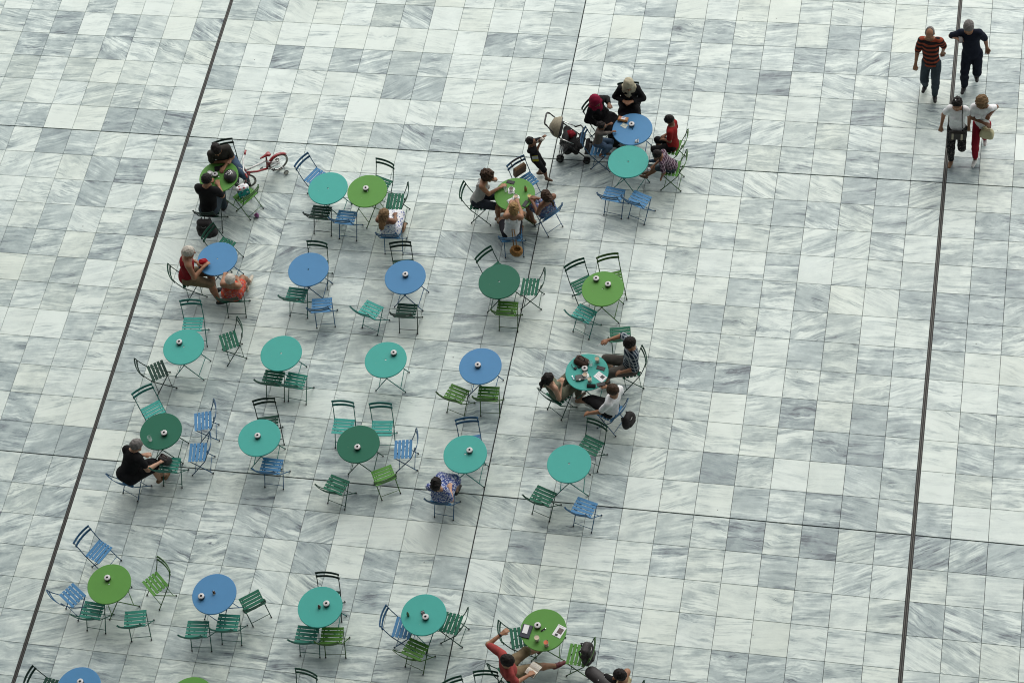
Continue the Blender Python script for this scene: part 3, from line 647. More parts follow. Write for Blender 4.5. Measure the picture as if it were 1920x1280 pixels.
    if tp:
        kind, mat, slv = tp; f = Field(.0115, .03); f.noise = (.0050, 30, pid+50); i2 = inf+.010
        bot = hip-v*.035*s if not stand else hip-v*.05*s
        f.limb(bot, hip+v*.20*s, .118*sk+i2, .112*sk+i2, flatT, .04); f.limb(hip+v*.20*s, hip+v*(.39 if kind != 'tank' else .37)*s-Ft*.02*s, .112*sk+i2, .130*sk+i2, flatT, .04)
        f.cut = [(hip-v*(.030 if stand else .085)*s, -v)]
        if not stand: f.limb(hip-v*.03*s, hip+v*.06*s, .130*sk+i2, .120*sk+i2, (Ft, .82), .04)
        if stand: f.limb(hip-v*.06*s, hip+v*.06*s, .122*sk+i2, .118*sk+i2, (Ft, .84), .04)
        if fem:
            for q in (-1, 1): f.ell(hip+v*.345*s+Rs*q*.062*s+Ft*.085*s, np.array([Rs, Ft, v]), V3((.058, .05, .058))*sk, .03)
        if kind == 'tank':
            for q in (-1, 1): f.limb(sh+Rs*q*.085*s+Ft*.075*s-v*.07*s, sh+Rs*q*.078*s+v*.040*s, .020, .017, None, .02); f.limb(sh+Rs*q*.078*s+v*.040*s, sh+Rs*q*.085*s-Ft*.085*s-v*.09*s, .017, .020, None, .02)
            f.carve(sh+v*.05*s, np.array([Rs, Ft, v]), V3((.062, .2, .085))*s)
        else:
            f.limb(SL*.84+sh*.16-v*.012, SR*.84+sh*.16-v*.012, .060*sk+inf, .060*sk+inf, (Ft, .95), .04)
            for S, E_, W_ in ((SL, EL, WL), (SR, ER, WR)):
                q = min(slv, 1.0); f.limb(S-v*.012, S*(1-q)+E_*q, .051*bulk+inf, (.051-.011*q)*bulk+inf*1.25, None, .03)
                if slv > 1: q = slv-1; f.limb(E_, E_*(1-q)+W_*q, .042*bulk+inf, .032*bulk+inf, None, .02)
            f.carve(sh+v*.055*s+Ft*.02, np.array([Rs, Ft, v]), V3((.062, .075, .05))*s)
        if sp.get('hem'): # tunic spreads over the lap
            f.limb(HL, HR, .115*sk+inf, .115*sk+inf, None, .05)
        garment({'tank': 'tank_top', 'robe': 'robe', 'dress': 'dress'}.get(kind, 'shirt'), f, mat)
    # shoes
    so = sp.get('shoe')
    if so:
        for A_, df in ((AL, dfL), (AR, dfR)):
            f = Field(.0085, .02); a0 = A_-up*.022*s
            f.limb(a0-df*.035*s, a0+df*.06*s, .040*s, .040*s, None, .02); f.limb(a0+df*.06*s, a0+df*.145*s-up*.010*s, .040*s, .033*s, (up, .8), .02); f.limb(a0, a0+up*.03*s, .038*s, .036*s, None, .02)
            f.cut = [(a0-up*.030*s, -up)]
            Vg, Fg = f.mesh(); z = ((Vg[Fg].mean(1)-a0)@up); mi = (z < -.016*s).astype(int)
            link('shoe', np_mesh('shoe', Vg-base, Fg, [so, sp.get('sole', so)], mi), e)
    # hair / headwear
    hk = sp.get('hair')
    if hk:
        kind, mat = hk; f = Field(.008, .02); amp = {'curly': .011, 'short': .0042, 'bald': .002, 'cap': .001}.get(kind, .007); f.noise = (amp, 130 if kind == 'curly' else 110, pid+9)
        ex = {'curly': .030, 'bald': .004}.get(kind, .014)
        f.ell(at(0, -.018, .024), A, (V3((.074, .094, .086))+ex)*hs, .012)
        if kind in ('long', 'pony', 'bun', 'curly'): f.ell(at(0, -.045, -.03), A, (V3((.068, .055, .070))+ex*.7)*hs, .03)
        if kind == 'long': f.limb(at(0, -.07, -.05), at(0, -.095, -.20), .070*hs, .048*hs, (unit(gaze), .6), .04)
        if kind == 'bun': f.ell(at(0, -.085, .085), A, V3((.042, .042, .04))*hs, .015)
        if kind == 'pony': f.chain([at(0, -.10, .02), at(0, -.135, -.05), at(0, -.125, -.20)], [.026*hs, .030*hs, .012*hs])
        f.carve(at(0, .110, -.055), A, V3((.088, .105, .118))*hs)
        if kind in ('short', 'bald', 'cap'): f.carve(at(0, .02, -.115), A, V3((.15, .15, .095))*hs)
        if kind == 'bald': f.carve(at(0, .05, .10), A, V3((.075, .115, .07))*hs)
        garment('cap' if kind == 'cap' else 'hair', f, mat)
    sc = sp.get('scarf')
    if sc:
        f = Field(.0095, .03); f.noise = (.0045, 60, pid)
        f.ell(at(0, -.014, .022), A, V3((.092, .112, .104))*hs, .02); f.limb(at(0, -.02, -.05), sh+v*.03*s, .095*hs, .085*s, None, .04)
        f.limb(sh+v*.02*s+Ft*.02, sh-v*.16*s+Ft*.085*s, .105*s, .085*s, (Ft, .7), .05); f.limb(SL*.6+sh*.4, SR*.6+sh*.4, .085*s, .085*s, None, .05)
        if sc[1]: f.limb(sh-v*.10*s+Ft*.09*s, sh-v*.30*s+Ft*.10*s, .075*s, .055*s, (Ft, .6), .05)
        f.carve(at(0, .105, -.025), A, V3((.052, .060, .070))*hs)
        garment('headscarf', f, sc[0])
    return dict(e=e, base=base, hip=hip, sh=sh, v=v, Ft=Ft, Rs=Rs, WL=WL, WR=WR, dL=dL, dR=dR, at=at, A=A, hs=hs, KL=KL, KR=KR, SL=SL, SR=SR, AL=AL, AR=AR, Fw=Fw, Rt=Rt, head=head, s=s, gaze=gaze, hu=hu)
PEOPLE={1:(1.00,-158.2,5,50,(1.153,-0.888,0.540),(1.167,-1.150,1.173),(1.228,-1.283,0.760),(1.265,-1.120,0.780),(1.465,-0.983,0.060),(1.270,-0.999,0.060)),
2:(1.00,2.0,-10,40,(1.099,-2.054,0.540),(1.178,-1.880,1.198),(1.062,-1.580,0.780),(1.214,-1.607,0.770),(0.986,-1.667,0.050),(1.186,-1.680,0.050)),
3:(0.95,3.3,-10,40,(4.624,-2.258,0.536),(4.652,-2.381,1.174),(4.398,-1.830,0.620),(4.663,-1.923,0.620),(4.502,-1.893,0.050),(4.703,-1.900,0.050)),
4:(0.95,-90.1,-5,20,(6.091,-1.423,0.536),(6.357,-1.319,1.120),(6.453,-1.272,0.980),(6.571,-1.268,0.770),(6.463,-1.324,0.050),(6.443,-1.524,0.050)),
5:(0.95,8.2,0,30,(6.855,-2.142,0.536),(6.972,-2.050,1.169),(6.800,-1.629,0.800),(6.905,-1.601,0.800),(6.468,-1.588,0.100),(6.904,-1.778,0.050)),
6:(0.95,47.6,0,35,(7.417,-1.556,0.536),(7.496,-1.723,1.160),(7.150,-1.532,0.780),(7.198,-1.504,0.800),(7.101,-1.519,0.060),(6.986,-1.472,0.100)),
7:(0.68,-95.0,0,-15,(7.025,-0.451,0.612),(6.996,-0.452,1.077),(7.200,-0.282,1.050),(7.168,-0.336,1.000),(7.008,-0.397,0.040),(7.182,-0.518,0.040)),
8:(0.95,-119.4,-10,25,(8.047,0.649,0.536),(8.044,0.502,1.170),(8.275,0.586,0.950),(8.158,0.329,0.700),(8.420,0.554,0.050),(8.305,0.389,0.050)),
9:(0.95,-171.6,0,25,(8.541,1.015,0.536),(8.599,0.917,1.177),(8.619,0.764,0.860),(8.537,0.758,0.860),(8.695,0.662,0.050),(8.494,0.651,0.050)),
10:(0.58,-92.8,0,10,(8.111,-0.021,0.620),(8.207,0.071,0.994),(8.315,0.300,0.780),(8.444,0.150,0.760),(8.291,-0.150,0.420),(8.164,-0.190,0.420)),
11:(0.82,82.1,0,45,(9.486,0.102,0.525),(9.441,0.229,1.070),(9.281,0.152,0.600),(9.299,0.204,0.620),(9.150,0.047,0.050),(9.194,0.243,0.050)),
12:(0.70,87.3,5,30,(9.541,-0.386,0.514),(9.300,-0.460,0.922),(9.355,-0.607,0.420),(9.187,-0.523,0.620),(9.063,-0.371,0.220),(9.019,-0.479,0.220)),
13:(0.98,176.0,0,25,(13.994,2.068,0.882),(13.938,2.171,1.543),(14.180,2.348,0.800),(13.703,1.962,0.780),(14.086,1.962,0.040),(13.903,2.173,0.050)),
14:(1.00,178.0,0,30,(14.709,2.329,0.900),(14.612,2.330,1.578),(14.990,2.454,0.800),(14.467,2.256,1.330),(14.808,2.458,0.100),(14.609,2.200,0.040)),
15:(0.93,180.0,0,15,(14.552,0.619,0.837),(14.527,0.637,1.473),(14.753,0.641,0.780),(14.264,0.589,0.800),(14.618,0.782,0.250),(14.487,0.456,0.040)),
16:(0.93,175.0,0,40,(14.981,0.733,0.837),(14.948,0.697,1.472),(15.090,0.629,1.200),(15.067,0.544,1.060),(15.050,0.996,0.060),(14.911,0.471,0.040)),
17:(1.00,-63.4,0,25,(1.064,-3.577,0.540),(1.261,-3.499,1.192),(1.344,-3.455,0.800),(1.474,-3.477,0.800),(1.506,-3.575,0.060),(1.645,-3.799,0.050)),
18:(0.93,6.4,-5,30,(2.007,-3.897,0.534),(2.155,-3.995,1.146),(1.834,-3.550,0.700),(2.062,-3.605,0.620),(2.086,-3.469,0.060),(2.105,-3.325,0.080)),
19:(1.00,108.9,10,40,(9.419,-4.738,0.540),(9.456,-4.735,1.224),(9.246,-4.962,0.630),(8.966,-4.504,0.880),(8.968,-4.851,0.060),(9.007,-4.530,0.060)),
20:(0.93,-35.3,-10,15,(8.239,-5.404,0.534),(8.176,-5.517,1.158),(8.295,-5.339,0.820),(8.345,-5.357,0.840),(8.369,-5.049,0.050),(8.521,-5.180,0.050)),
21:(1.00,65.9,0,35,(9.207,-5.635,0.540),(9.309,-5.684,1.216),(8.823,-5.817,0.620),(9.064,-5.349,0.800),(8.823,-5.334,0.050),(8.517,-5.346,0.160)),
22:(0.98,-23.5,-20,30,(1.103,-7.765,0.538),(1.343,-7.468,1.090),(1.422,-7.445,0.750),(1.683,-7.468,0.620),(1.604,-7.475,0.050),(1.508,-7.562,0.050)),
23:(0.93,-4.6,0,35,(6.628,-7.588,0.534),(6.661,-7.718,1.157),(6.515,-7.320,0.620),(6.783,-7.481,0.700),(6.558,-7.217,0.050),(6.756,-7.251,0.050)),
24:(1.00,-45.3,-45,45,(8.323,-10.604,0.540),(8.411,-10.747,1.204),(8.258,-10.236,1.150),(8.707,-10.649,0.620),(8.677,-10.007,0.080),(9.019,-10.229,0.060)),
25:(0.95,75.0,0,20,(10.231,-10.756,0.536),(10.183,-10.770,1.185),(9.910,-10.795,0.536),(9.972,-10.563,0.536),(9.845,-10.757,0.050),(9.915,-10.569,0.050))}

BLACK = cloth('black', (.014, .014, .015)); WHITE = cloth('white', (.84, .85, .85)); NAVY = cloth('navy', (.014, .018, .032)); JEANS = cloth('denim', (.065, .105, .165)); DJEANS = cloth('dark_denim', (.05, .07, .085)); KHAKI = cloth('khaki', (.21, .165, .10))
H_BLK = hairm('black', (.014, .011, .010)); H_BRN = hairm('brown', (.060, .034, .020)); H_BLD = hairm('blond', (.34, .21, .085)); H_GRY = hairm('grey', (.20, .19, .18)); H_WHT = hairm('white', (.62, .58, .50)); H_DBL = hairm('dark_blond', (.20, .125, .06))
SH_W = plain('white_shoe', (.66, .66, .63), .6); SH_K = plain('black_shoe', (.02, .02, .02), .5); SH_B = plain('brown_shoe', (.12, .07, .04), .6); SH_T = plain('tan_sandal', (.25, .14, .07), .6); SH_M = plain('maroon_shoe', (.14, .025, .03), .6); SH_C = plain('cream_shoe', (.55, .50, .40), .6)
PP = {}
SPEC = {
1: dict(label='man in dark grey tee and jeans leaning on the table by the bicycle', skin='tan', hair=('short', H_BLK), top=('tee', cloth('charcoal', (.045, .043, .038)), .75), bottom=('legs', JEANS, .95), shoe=SH_K),
2: dict(label='man in black tee and jeans seen from behind, backpack on his chair', skin='tan', hair=('short', H_BLK), top=('tee', BLACK, .75), bottom=('legs', DJEANS, .95), shoe=SH_K, bulk=1.12),
3: dict(label='blond woman in a white and blue strappy dress, back to the camera', fem=True, skin='brown', hair=('long', H_DBL), top=('tank', pattern('white_blue_floral', 'floral', (.72, .73, .74), (.05, .09, .28), scale=24), 0), bottom=('skirt', pattern('white_blue_floral', 'floral', (.72, .73, .74), (.05, .09, .28), scale=24), .5), shoe=SH_T),
4: dict(label='curly dark-haired woman in a grey tank top with hand at her mouth', fem=True, skin='tan', hair=('curly', H_BRN), top=('tank', cloth('pale_grey', (.42, .42, .40)), 0), bottom=('legs', cloth('dark_slate', (.035, .042, .055)), .40), shoe=SH_T, elbowL=(.2, .3, -.6)),
5: dict(label='blond woman in a white tank top with her back to the camera', fem=True, skin='tan', hair=('bun', H_BLD), top=('tank', WHITE, 0), bottom=('legs', cloth('black_shorts', (.02, .02, .025)), .35), shoe=SH_T),
6: dict(label='brown-haired woman with bare brown shoulders in a patterned blue dress', fem=True, skin='brown', hair=('pony', H_BRN), top=('tank', pattern('blue_red_print', 'floral', (.07, .12, .24), (.22, .06, .07), (.30, .34, .42), 26), 0), bottom=('legs', pattern('blue_red_print', 'floral', (.07, .12, .24), (.22, .06, .07), (.30, .34, .42), 26), .3), shoe=SH_T),
7: dict(label='boy in black standing and drinking from a bottle', stand=True, skin='brown', hair=('short', H_BLK), top=('tee', BLACK, .8), bottom=('legs', BLACK, .58), shoe=SH_B, sole=SH_B, curl=.9),
8: dict(elbowL=(.2, .5, -.6), label='woman in a crimson headscarf and black robe gesturing', fem=True, skin='brown', scarf=(cloth('crimson', (.22, .012, .040)), True), top=('robe', BLACK, 1.8), bottom=('skirt', BLACK, .95), shoe=SH_K, hem=True, bulk=1.12),
9: dict(elbowL=(.25, -.35, -1.0), elbowR=(-.25, -.35, -1.0), label='woman in a beige headscarf and black robe with folded arms', fem=True, skin='tan', scarf=(cloth('beige', (.46, .42, .30)), True), top=('robe', BLACK, 1.8), bottom=('skirt', BLACK, .95), shoe=SH_K, hem=True, bulk=1.15),
10: dict(label='small child in a grey shirt kneeling on a blue chair', skin='brown', hair=('short', H_BLK), top=('tee', cloth('taupe', (.115, .10, .088)), 1.6), bottom=('legs', JEANS, .85), kneel=True),
11: dict(label='boy in a red shirt and black shorts looking down', skin='brown', hair=('short', H_BLK), top=('tee', cloth('red', (.26, .018, .018)), .7), bottom=('legs', BLACK, .52), shoe=plain('blue_shoe', (.05, .10, .16), .6)),
12: dict(label='small boy in a purple plaid shirt sitting with legs stretched out', skin='brown', hair=('short', H_BLK), top=('tee', pattern('purple_plaid', 'plaid', (.05, .03, .05), (.14, .06, .08), (.34, .30, .34), 95), .75), bottom=('legs', DJEANS, .45), shoe=SH_B),
13: dict(label='balding man in a rust and black striped polo walking', stand=True, skin='tan', hair=('bald', H_GRY), top=('tee', pattern('rust_black_stripes', 'stripe', (.018, .016, .018), (.26, .055, .028), scale=72), .85), bottom=('legs', DJEANS, .97), shoe=SH_K, sole=SH_W, bulk=1.08, curl=.7),
14: dict(elbowR=(-.5, -.5, -1.0), label='grey-haired man in a navy polo walking and looking at a phone', stand=True, skin='tan', hair=('short', H_GRY), top=('tee', NAVY, .85), bottom=('legs', NAVY, .97), shoe=SH_K, sole=SH_W, bulk=1.15, curl=.8),
15: dict(label='dark-haired woman in white tee and patterned black trousers walking', stand=True, fem=True, skin='tan', hair=('long', H_BLK), top=('tee', WHITE, .55), bottom=('legs', pattern('black_white_print', 'floral', (.014, .014, .016), (.10, .09, .085), scale=30), .93), shoe=SH_T, bulk=1.1, curl=.7),
16: dict(elbowL=(.35, .1, -1.2), elbowR=(-.5, .1, -.8), label='curly blond woman in white tee and red trousers walking', stand=True, fem=True, skin='brown', hair=('curly', H_DBL), top=('tee', WHITE, .6), bottom=('legs', cloth('crimson_red', (.27, .014, .028)), .90), shoe=SH_W, curl=.9),
17: dict(label='grey-haired man in a red tank top and khaki shorts', skin='tan', hair=('short', H_WHT), top=('tank', cloth('dark_red', (.24, .014, .018)), 0), bottom=('legs', KHAKI, .52), shoe=SH_K, bulk=1.14),
18: dict(label='white-haired woman in an orange floral dress, back to the camera', fem=True, skin='tan', hair=('short', H_WHT), top=('tank', pattern('orange_floral', 'floral', (.50, .070, .030), (.16, .05, .12), (.44, .20, .16), 26), 0), bottom=('skirt', pattern('orange_floral', 'floral', (.50, .070, .030), (.16, .05, .12), (.44, .20, .16), 26), .33), shoe=SH_C, bulk=1.12),
19: dict(label='man in a navy and white plaid shirt holding a cigarette', skin='tan', hair=('short', H_BLK), top=('tee', pattern('navy_plaid', 'plaid', (.014, .026, .042), (.05, .085, .11), (.42, .45, .46), 85), 1.0), bottom=('legs', cloth('warm_grey', (.10, .092, .08)), .50), shoe=SH_K, bulk=1.1, elbowR=(.3, .6, -.2)),
20: dict(label='dark-haired woman with a ponytail in an olive outfit', fem=True, skin='light', hair=('pony', H_BLK), top=('tank', cloth('olive', (.13, .15, .105)), 0), bottom=('legs', cloth('olive_trousers', (.12, .125, .09)), .9), shoe=SH_B, bulk=1.05),
21: dict(label='man in a white tee and black trousers with arm resting on a chair', skin='tan', hair=('short', H_BRN), top=('tee', WHITE, .75), bottom=('legs', BLACK, .72), shoe=SH_W),
22: dict(label='grey-haired woman in a black dress holding a bag at dark green table', fem=True, skin='light', hair=('short', H_GRY), top=('tee', BLACK, .6), bottom=('skirt', BLACK, .52), shoe=SH_T, bulk=1.22),
23: dict(label='woman in a blue and white floral dress, hair pinned up', fem=True, skin='light', hair=('bun', H_BLK), top=('tee', pattern('blue_floral', 'floral', (.05, .08, .24), (.62, .65, .70), (.40, .42, .52), 34), .9), bottom=('skirt', pattern('blue_floral', 'floral', (.05, .08, .24), (.62, .65, .70), (.40, .42, .52), 34), .6), shoe=SH_K, bulk=.98),
24: dict(label='man in a pink-red polo with one arm raised, reading a book', skin='tan', hair=('short', H_BLK), top=('tee', cloth('coral_red', (.36, .07, .065)), .85), bottom=('legs', KHAKI, .55), shoe=SH_M, sole=SH_C, bulk=1.06, elbowL=(-.6, -.1, -.1)),
25: dict(label='dark-haired person cut off by the bottom edge of the picture', skin='tan', hair=('short', H_BLK), top=('tank', cloth('cream_top', (.5, .42, .25)), 0), bottom=('legs', BLACK, .8), shoe=SH_K),
}
for k_, sp_ in SPEC.items(): PP[k_] = person(k_, sp_)
# ------------------------------------------------------------------ small things on the tables
ZT = .7205
CHROME = plain('polished_steel', (.72, .72, .70), .18, 1.0, var=.05); TIN = plain('dull_steel', (.36, .36, .35), .35, 1.0, var=.15); SOOT = plain('soot_black', (.01, .01, .01), .9)
CERAM = plain('white_ceramic', (.78, .78, .76), .25, var=.03); COFFEE = plain('coffee', (.06, .03, .015), .2); LATTE = plain('milky_coffee', (.45, .33, .20), .3); PAPER = plain('white_paper', (.78, .79, .80), .8, var=.06); PHONE = plain('black_glass', (.012, .013, .015), .3, spec=.3); PLASTIC_K = plain('black_plastic', (.016, .016, .017), .45); LEATHER = plain('dark_brown_leather', (.050, .030, .021), .75, bump=.3, spec=.25); GREYW = plain('grey_leather', (.075, .085, .08), .6)
def glassm():
    m, nt, b = nodes('clear_glass'); b.inputs['Alpha'].default_value = .22; b.inputs['Roughness'].default_value = .05; b.inputs['Base Color'].default_value = (.85, .90, .90, 1); b.inputs['Specular IOR Level'].default_value = .9; return m
GLASS = glassm()
LID = plain('ashtray_lid', (.62, .62, .61), .3, var=.3, scale=60); BOWL = plain('ashtray_bowl', (.10, .10, .10), .35, .6)
def make_ashtray():
    e = empty('ashtray', (0, 0, 0)); n = 24
    m = MB(); m.cap((.046, 0), n=n, up=False); m.lathe([(.046, 0), (.051, .006), (.052, .044), (.050, .050)], n=n); m.build('bowl', BOWL, e, True)
    m = MB(); m.lathe([(.053, .048), (.054, .054), (.049, .059), (.036, .062), (.020, .063)], n=n); m.build('lid', LID, e, True)
    m = MB(); m.lathe([(.020, .063), (.017, .062), (.015, .050)], n=n); m.cap((.0155, .051), n=n); m.build('opening', SOOT, e, True)
    return e
ASH = [(4.041, -1.512, 'in the middle of the green table touching a turquoise one'), (5.170, -3.348, 'on the blue table right of the bare blue table'), (8.586, -3.144, 'on the green table, left of its two ashtrays'), (8.812, -3.243, 'on the green table, right of its two ashtrays'), (1.398, -5.138, 'off-centre on the leftmost turquoise table'),
 (5.301, -5.004, 'on the turquoise table without chairs'), (6.823, -5.113, 'on the blue table with two olive chairs'), (1.622, -7.0, 'on the dark green table of the woman in black'), (3.283, -6.889, 'on the turquoise table above a blue chair'), (5.069, -6.939, 'on the dark green table with five chairs'), (6.998, -6.807, 'on the turquoise table by the floral-dress woman'),
 (1.394, -9.834, 'on the lower-left green table'), (3.077, -9.989, 'at the left of the lowest-row blue table'), (5.190, -9.886, 'on the turquoise table above teal and olive chairs'), (6.862, -9.938, 'on the turquoise table with a small bottle'), (8.689, -9.880, 'on the reading man\'s green table'), (8.705, .329, 'on the headscarf women\'s blue table'), (8.678, -5.011, 'on the cluttered turquoise table'), (1.468, -11.711, 'on the blue table cut off at the bottom left'), (1.111, -1.419, 'on the green table by the bicycle')]
a0 = make_ashtray()
for k, (x, y, t) in enumerate(ASH):
    o = a0 if k == 0 else copy_tree(a0); o.location = (x, y, ZT); o.rotation_euler.z = k; tag(o, 'round steel ashtray ' + t, 'ashtray', 'ashtrays on the tables')
def flat(name, x, y, rz, w, d, t, mat, label, cat, z=ZT, parts=()):
    e = empty(name, (x, y, z), R(rz)); m = MB(); m.box((0, 0, t/2), (w, d, t), bev=min(.004, t*.4)); m.build('body', mat, e)
    for pn, pc, ps, pm in parts:
        q = MB(); q.box(pc, ps, bev=.0005); q.build(pn, pm, e)
    return tag(e, label, cat)
def phone(x, y, rz, label, z=ZT): return flat('mobile_phone', x, y, rz, .074, .150, .009, PLASTIC_K, label, 'phone', z, [('screen', (0, 0, .0095), (.066, .138, .0014), PHONE), ('camera_bump', (.02, .055, .0095), (.012, .012, .003), PHONE)])
def tumbler(name, x, y, r, h, label, cat, fill=None, straw=None, z=ZT, lvl=.7):
    e = empty(name, (x, y, z)); n = 20
    m = MB(); m.cap((r*.82, 0), n=n, up=False); m.lathe([(r*.82, 0), (r, h), (r-.002, h), (r*.82-.002, .004)], n=n); m.cap((r*.82-.002, .004), n=n); m.build('glass_wall', GLASS, e, True)
    if fill:
        m = MB(); q = r*.82+(r*.18)*lvl-.004; m.cap((r*.80-.004, .006), n=n, up=False); m.lathe([(r*.80-.004, .006), (q, h*lvl)], n=n); m.cap((q, h*lvl), n=n); m.build('drink', fill, e, True)
    if straw:
        m = MB(); m.tube([(-.01, 0, .012), (r*.75, .01, h+.06)], .004, 8); m.build('straw', straw, e, True)
    return tag(e, label, cat)
def coffee_cup(x, y, label, z=ZT, saucer=True, fill=COFFEE):
    e = empty('coffee_cup', (x, y, z)); n = 20
    if saucer:
        m = MB(); m.cap((.04, 0), n=n, up=False); m.lathe([(.04, 0), (.068, .010), (.066, .012), (.03, .006), (0.0005, .006)], n=n); m.build('saucer', CERAM, e, True)
    m = MB(); m.cap((.026, .007), n=n, up=False); m.lathe([(.026, .007), (.040, .035), (.042, .065), (.0395, .065), (.037, .035), (.024, .012), (.0005, .012)], n=n); m.build('cup', CERAM, e, True)
    m = MB(); m.cap((.0385, .056), n=n); m.build('coffee', fill, e)
    m = MB(); m.tube([(.040, 0, .055), (.060, 0, .052), (.062, 0, .035), (.040, 0, .025)], .004, 8); m.build('handle', CERAM, e, True)
    return tag(e, label, 'cup')
def bottle(x, y, r, h, mat, label, z=ZT, capm=None):
    e = empty('bottle', (x, y, z)); m = MB(); n = 16; m.cap((r*.9, 0), n=n, up=False); m.lathe([(r*.9, 0), (r, .006), (r, h*.6), (r*.4, h*.8), (r*.38, h*.95), (.0005, h*.95)], n=n); m.build('body', mat, e, True)
    m = MB(); m.lathe([(r*.46, h*.93), (r*.46, h), (.0005, h)], n=n); m.build('cap', capm or PLASTIC_K, e, True); return tag(e, label, 'bottle')
def crumple(name, x, y, w, d, mat, label, cat, z=ZT, seed=1, hgt=.02):
    r = np.random.RandomState(seed); n = 7; e = empty(name, (x, y, z), r.uniform(0, 3)); V = []; F = []
    for i in range(n):
        for j in range(n): V.append((w*(i/(n-1)-.5)+r.normal(0, w*.03), d*(j/(n-1)-.5)+r.normal(0, d*.03), .003+abs(r.normal(0, hgt))*(.3 if i in (0, n-1) or j in (0, n-1) else 1)))
    top = [(i*n+j, (i+1)*n+j, (i+1)*n+j+1, i*n+j+1) for i in range(n-1) for j in range(n-1)]
    b = len(V); V += [(p[0], p[1], p[2]-.002) for p in V]; m = MB(); m.add(V, top+[tuple(q+b for q in f[::-1]) for f in top]); m.build('sheet', mat, e); return tag(e, label, cat)
def lighter(x, y, rz, mat, label): return flat('lighter', x, y, rz, .024, .08, .014, mat, label, 'lighter', parts=[('metal_top', (0, .045, .007), (.020, .014, .011), CHROME)])
# table by the bicycle
coffee_cup(.999, -1.393, 'white cup with a lid-like disc beside the man in black', fill=CERAM)
flat('pouch', 1.133, -1.254, 20, .16, .10, .03, BLACK, 'black pouch under the grey-tee man\'s arms', 'pouch')
lighter(1.060, -1.600, 40, PAPER, 'white lighter beside the man in black')
def helmet(x, y, z):
    e = empty('bicycle_helmet', (x, y, z), R(20)); n = 28; m = MB(); m.lathe([(.100, .0), (.122, .012), (.124, .045), (.108, .085), (.070, .118), (.030, .130), (.0005, .132)], n=n, sy=1.15); m.lathe([(.112, .02), (.095, .08), (.0005, .11)], n=n, sy=1.15); m.build('shell', PLASTIC_K, e, True)
    for pts in ([(-.075, .02), (-.05, -.02), (-.03, .03), (-.01, -.01)], [(.0, .05), (.03, .055), (.035, .02), (.005, .02), (.0, .05)], [(-.02, -.05), (.02, -.04), (.04, -.005)], [(.05, .03), (.06, -.03)]):
        m = MB(); P_ = []
        for (a, b) in pts: rr = math.hypot(a, b/1.15); P_.append((a, b, .134-.132*(rr/.124)**3.2))
        m.tube(P_, .008, 6); m.build('white_lettering', PAPER, e, True)
    return tag(e, 'black bicycle helmet with white lettering on the green table', 'helmet')
helmet(1.405, -1.43, ZT)
# three women's table
phone(6.689, -1.137, 80, 'dark phone lying near the brown bag on the green table')
crumple('napkin', 6.737, -1.329, .13, .12, PAPER, 'white napkin under a coffee cup on the women\'s green table', 'napkin', seed=3, hgt=.002)
coffee_cup(6.740, -1.325, 'coffee cup on the white napkin in the women\'s table centre', z=ZT+.006, saucer=False)
tumbler('water_glass', 6.640, -1.340, .034, .10, 'empty clear glass left of the napkin on women\'s table', 'glass')
bottle(7.001, -1.300, .028, .13, plain('amber_liquid', (.30, .17, .06), .2), 'small amber bottle on the right of women\'s green table')
tumbler('drink_glass', 7.105, -1.470, .042, .10, 'glass with yellow drink beside the brown-shouldered woman', 'glass', fill=plain('yellow_drink', (.55, .42, .10), .2))
phone(7.040, -1.600, -20, 'dark phone at the lower right of the women\'s green table')
coffee_cup(6.852, -1.484, 'white coffee cup in front of the blond woman in white', fill=LATTE)
crumple('napkin', 6.760, -1.560, .11, .10, PAPER, 'crumpled white napkin before the woman in the white tank', 'napkin', seed=5, hgt=.01)
# headscarf women's table
e = empty('food_package', (8.527, .444, ZT), R(-8)); m = MB(); m.box((0, 0, .030), (.19, .10, .06), bev=.018); m.build('wrapper', plain('orange_wrapper', (.50, .22, .06), .35, var=.3, scale=60), e); m = MB(); m.box((.01, 0, .0605), (.07, .06, .002)); m.build('label_patch', PAPER, e); m = MB(); m.box((.01, .005, .062), (.045, .014, .0016)); m.build('blue_print', plain('blue_ink', (.05, .10, .35), .5), e); m = MB(); m.box((-.055, .0, .0602), (.012, .075, .002)); m.build('stripe', plain('red_ink', (.4, .03, .03), .5), e); tag(e, 'orange food package with a white label on the blue table', 'package')
crumple('napkin', 8.565, .317, .12, .09, plain('printed_paper', (.60, .66, .58), .7, var=.4, scale=50), 'printed paper scraps left of the ashtray on the blue table', 'paper', seed=8, hgt=.004)
crumple('tissue', 8.853, -.030, .07, .07, PAPER, 'crumpled tissue at the near edge of the blue table', 'tissue', seed=9, hgt=.025)
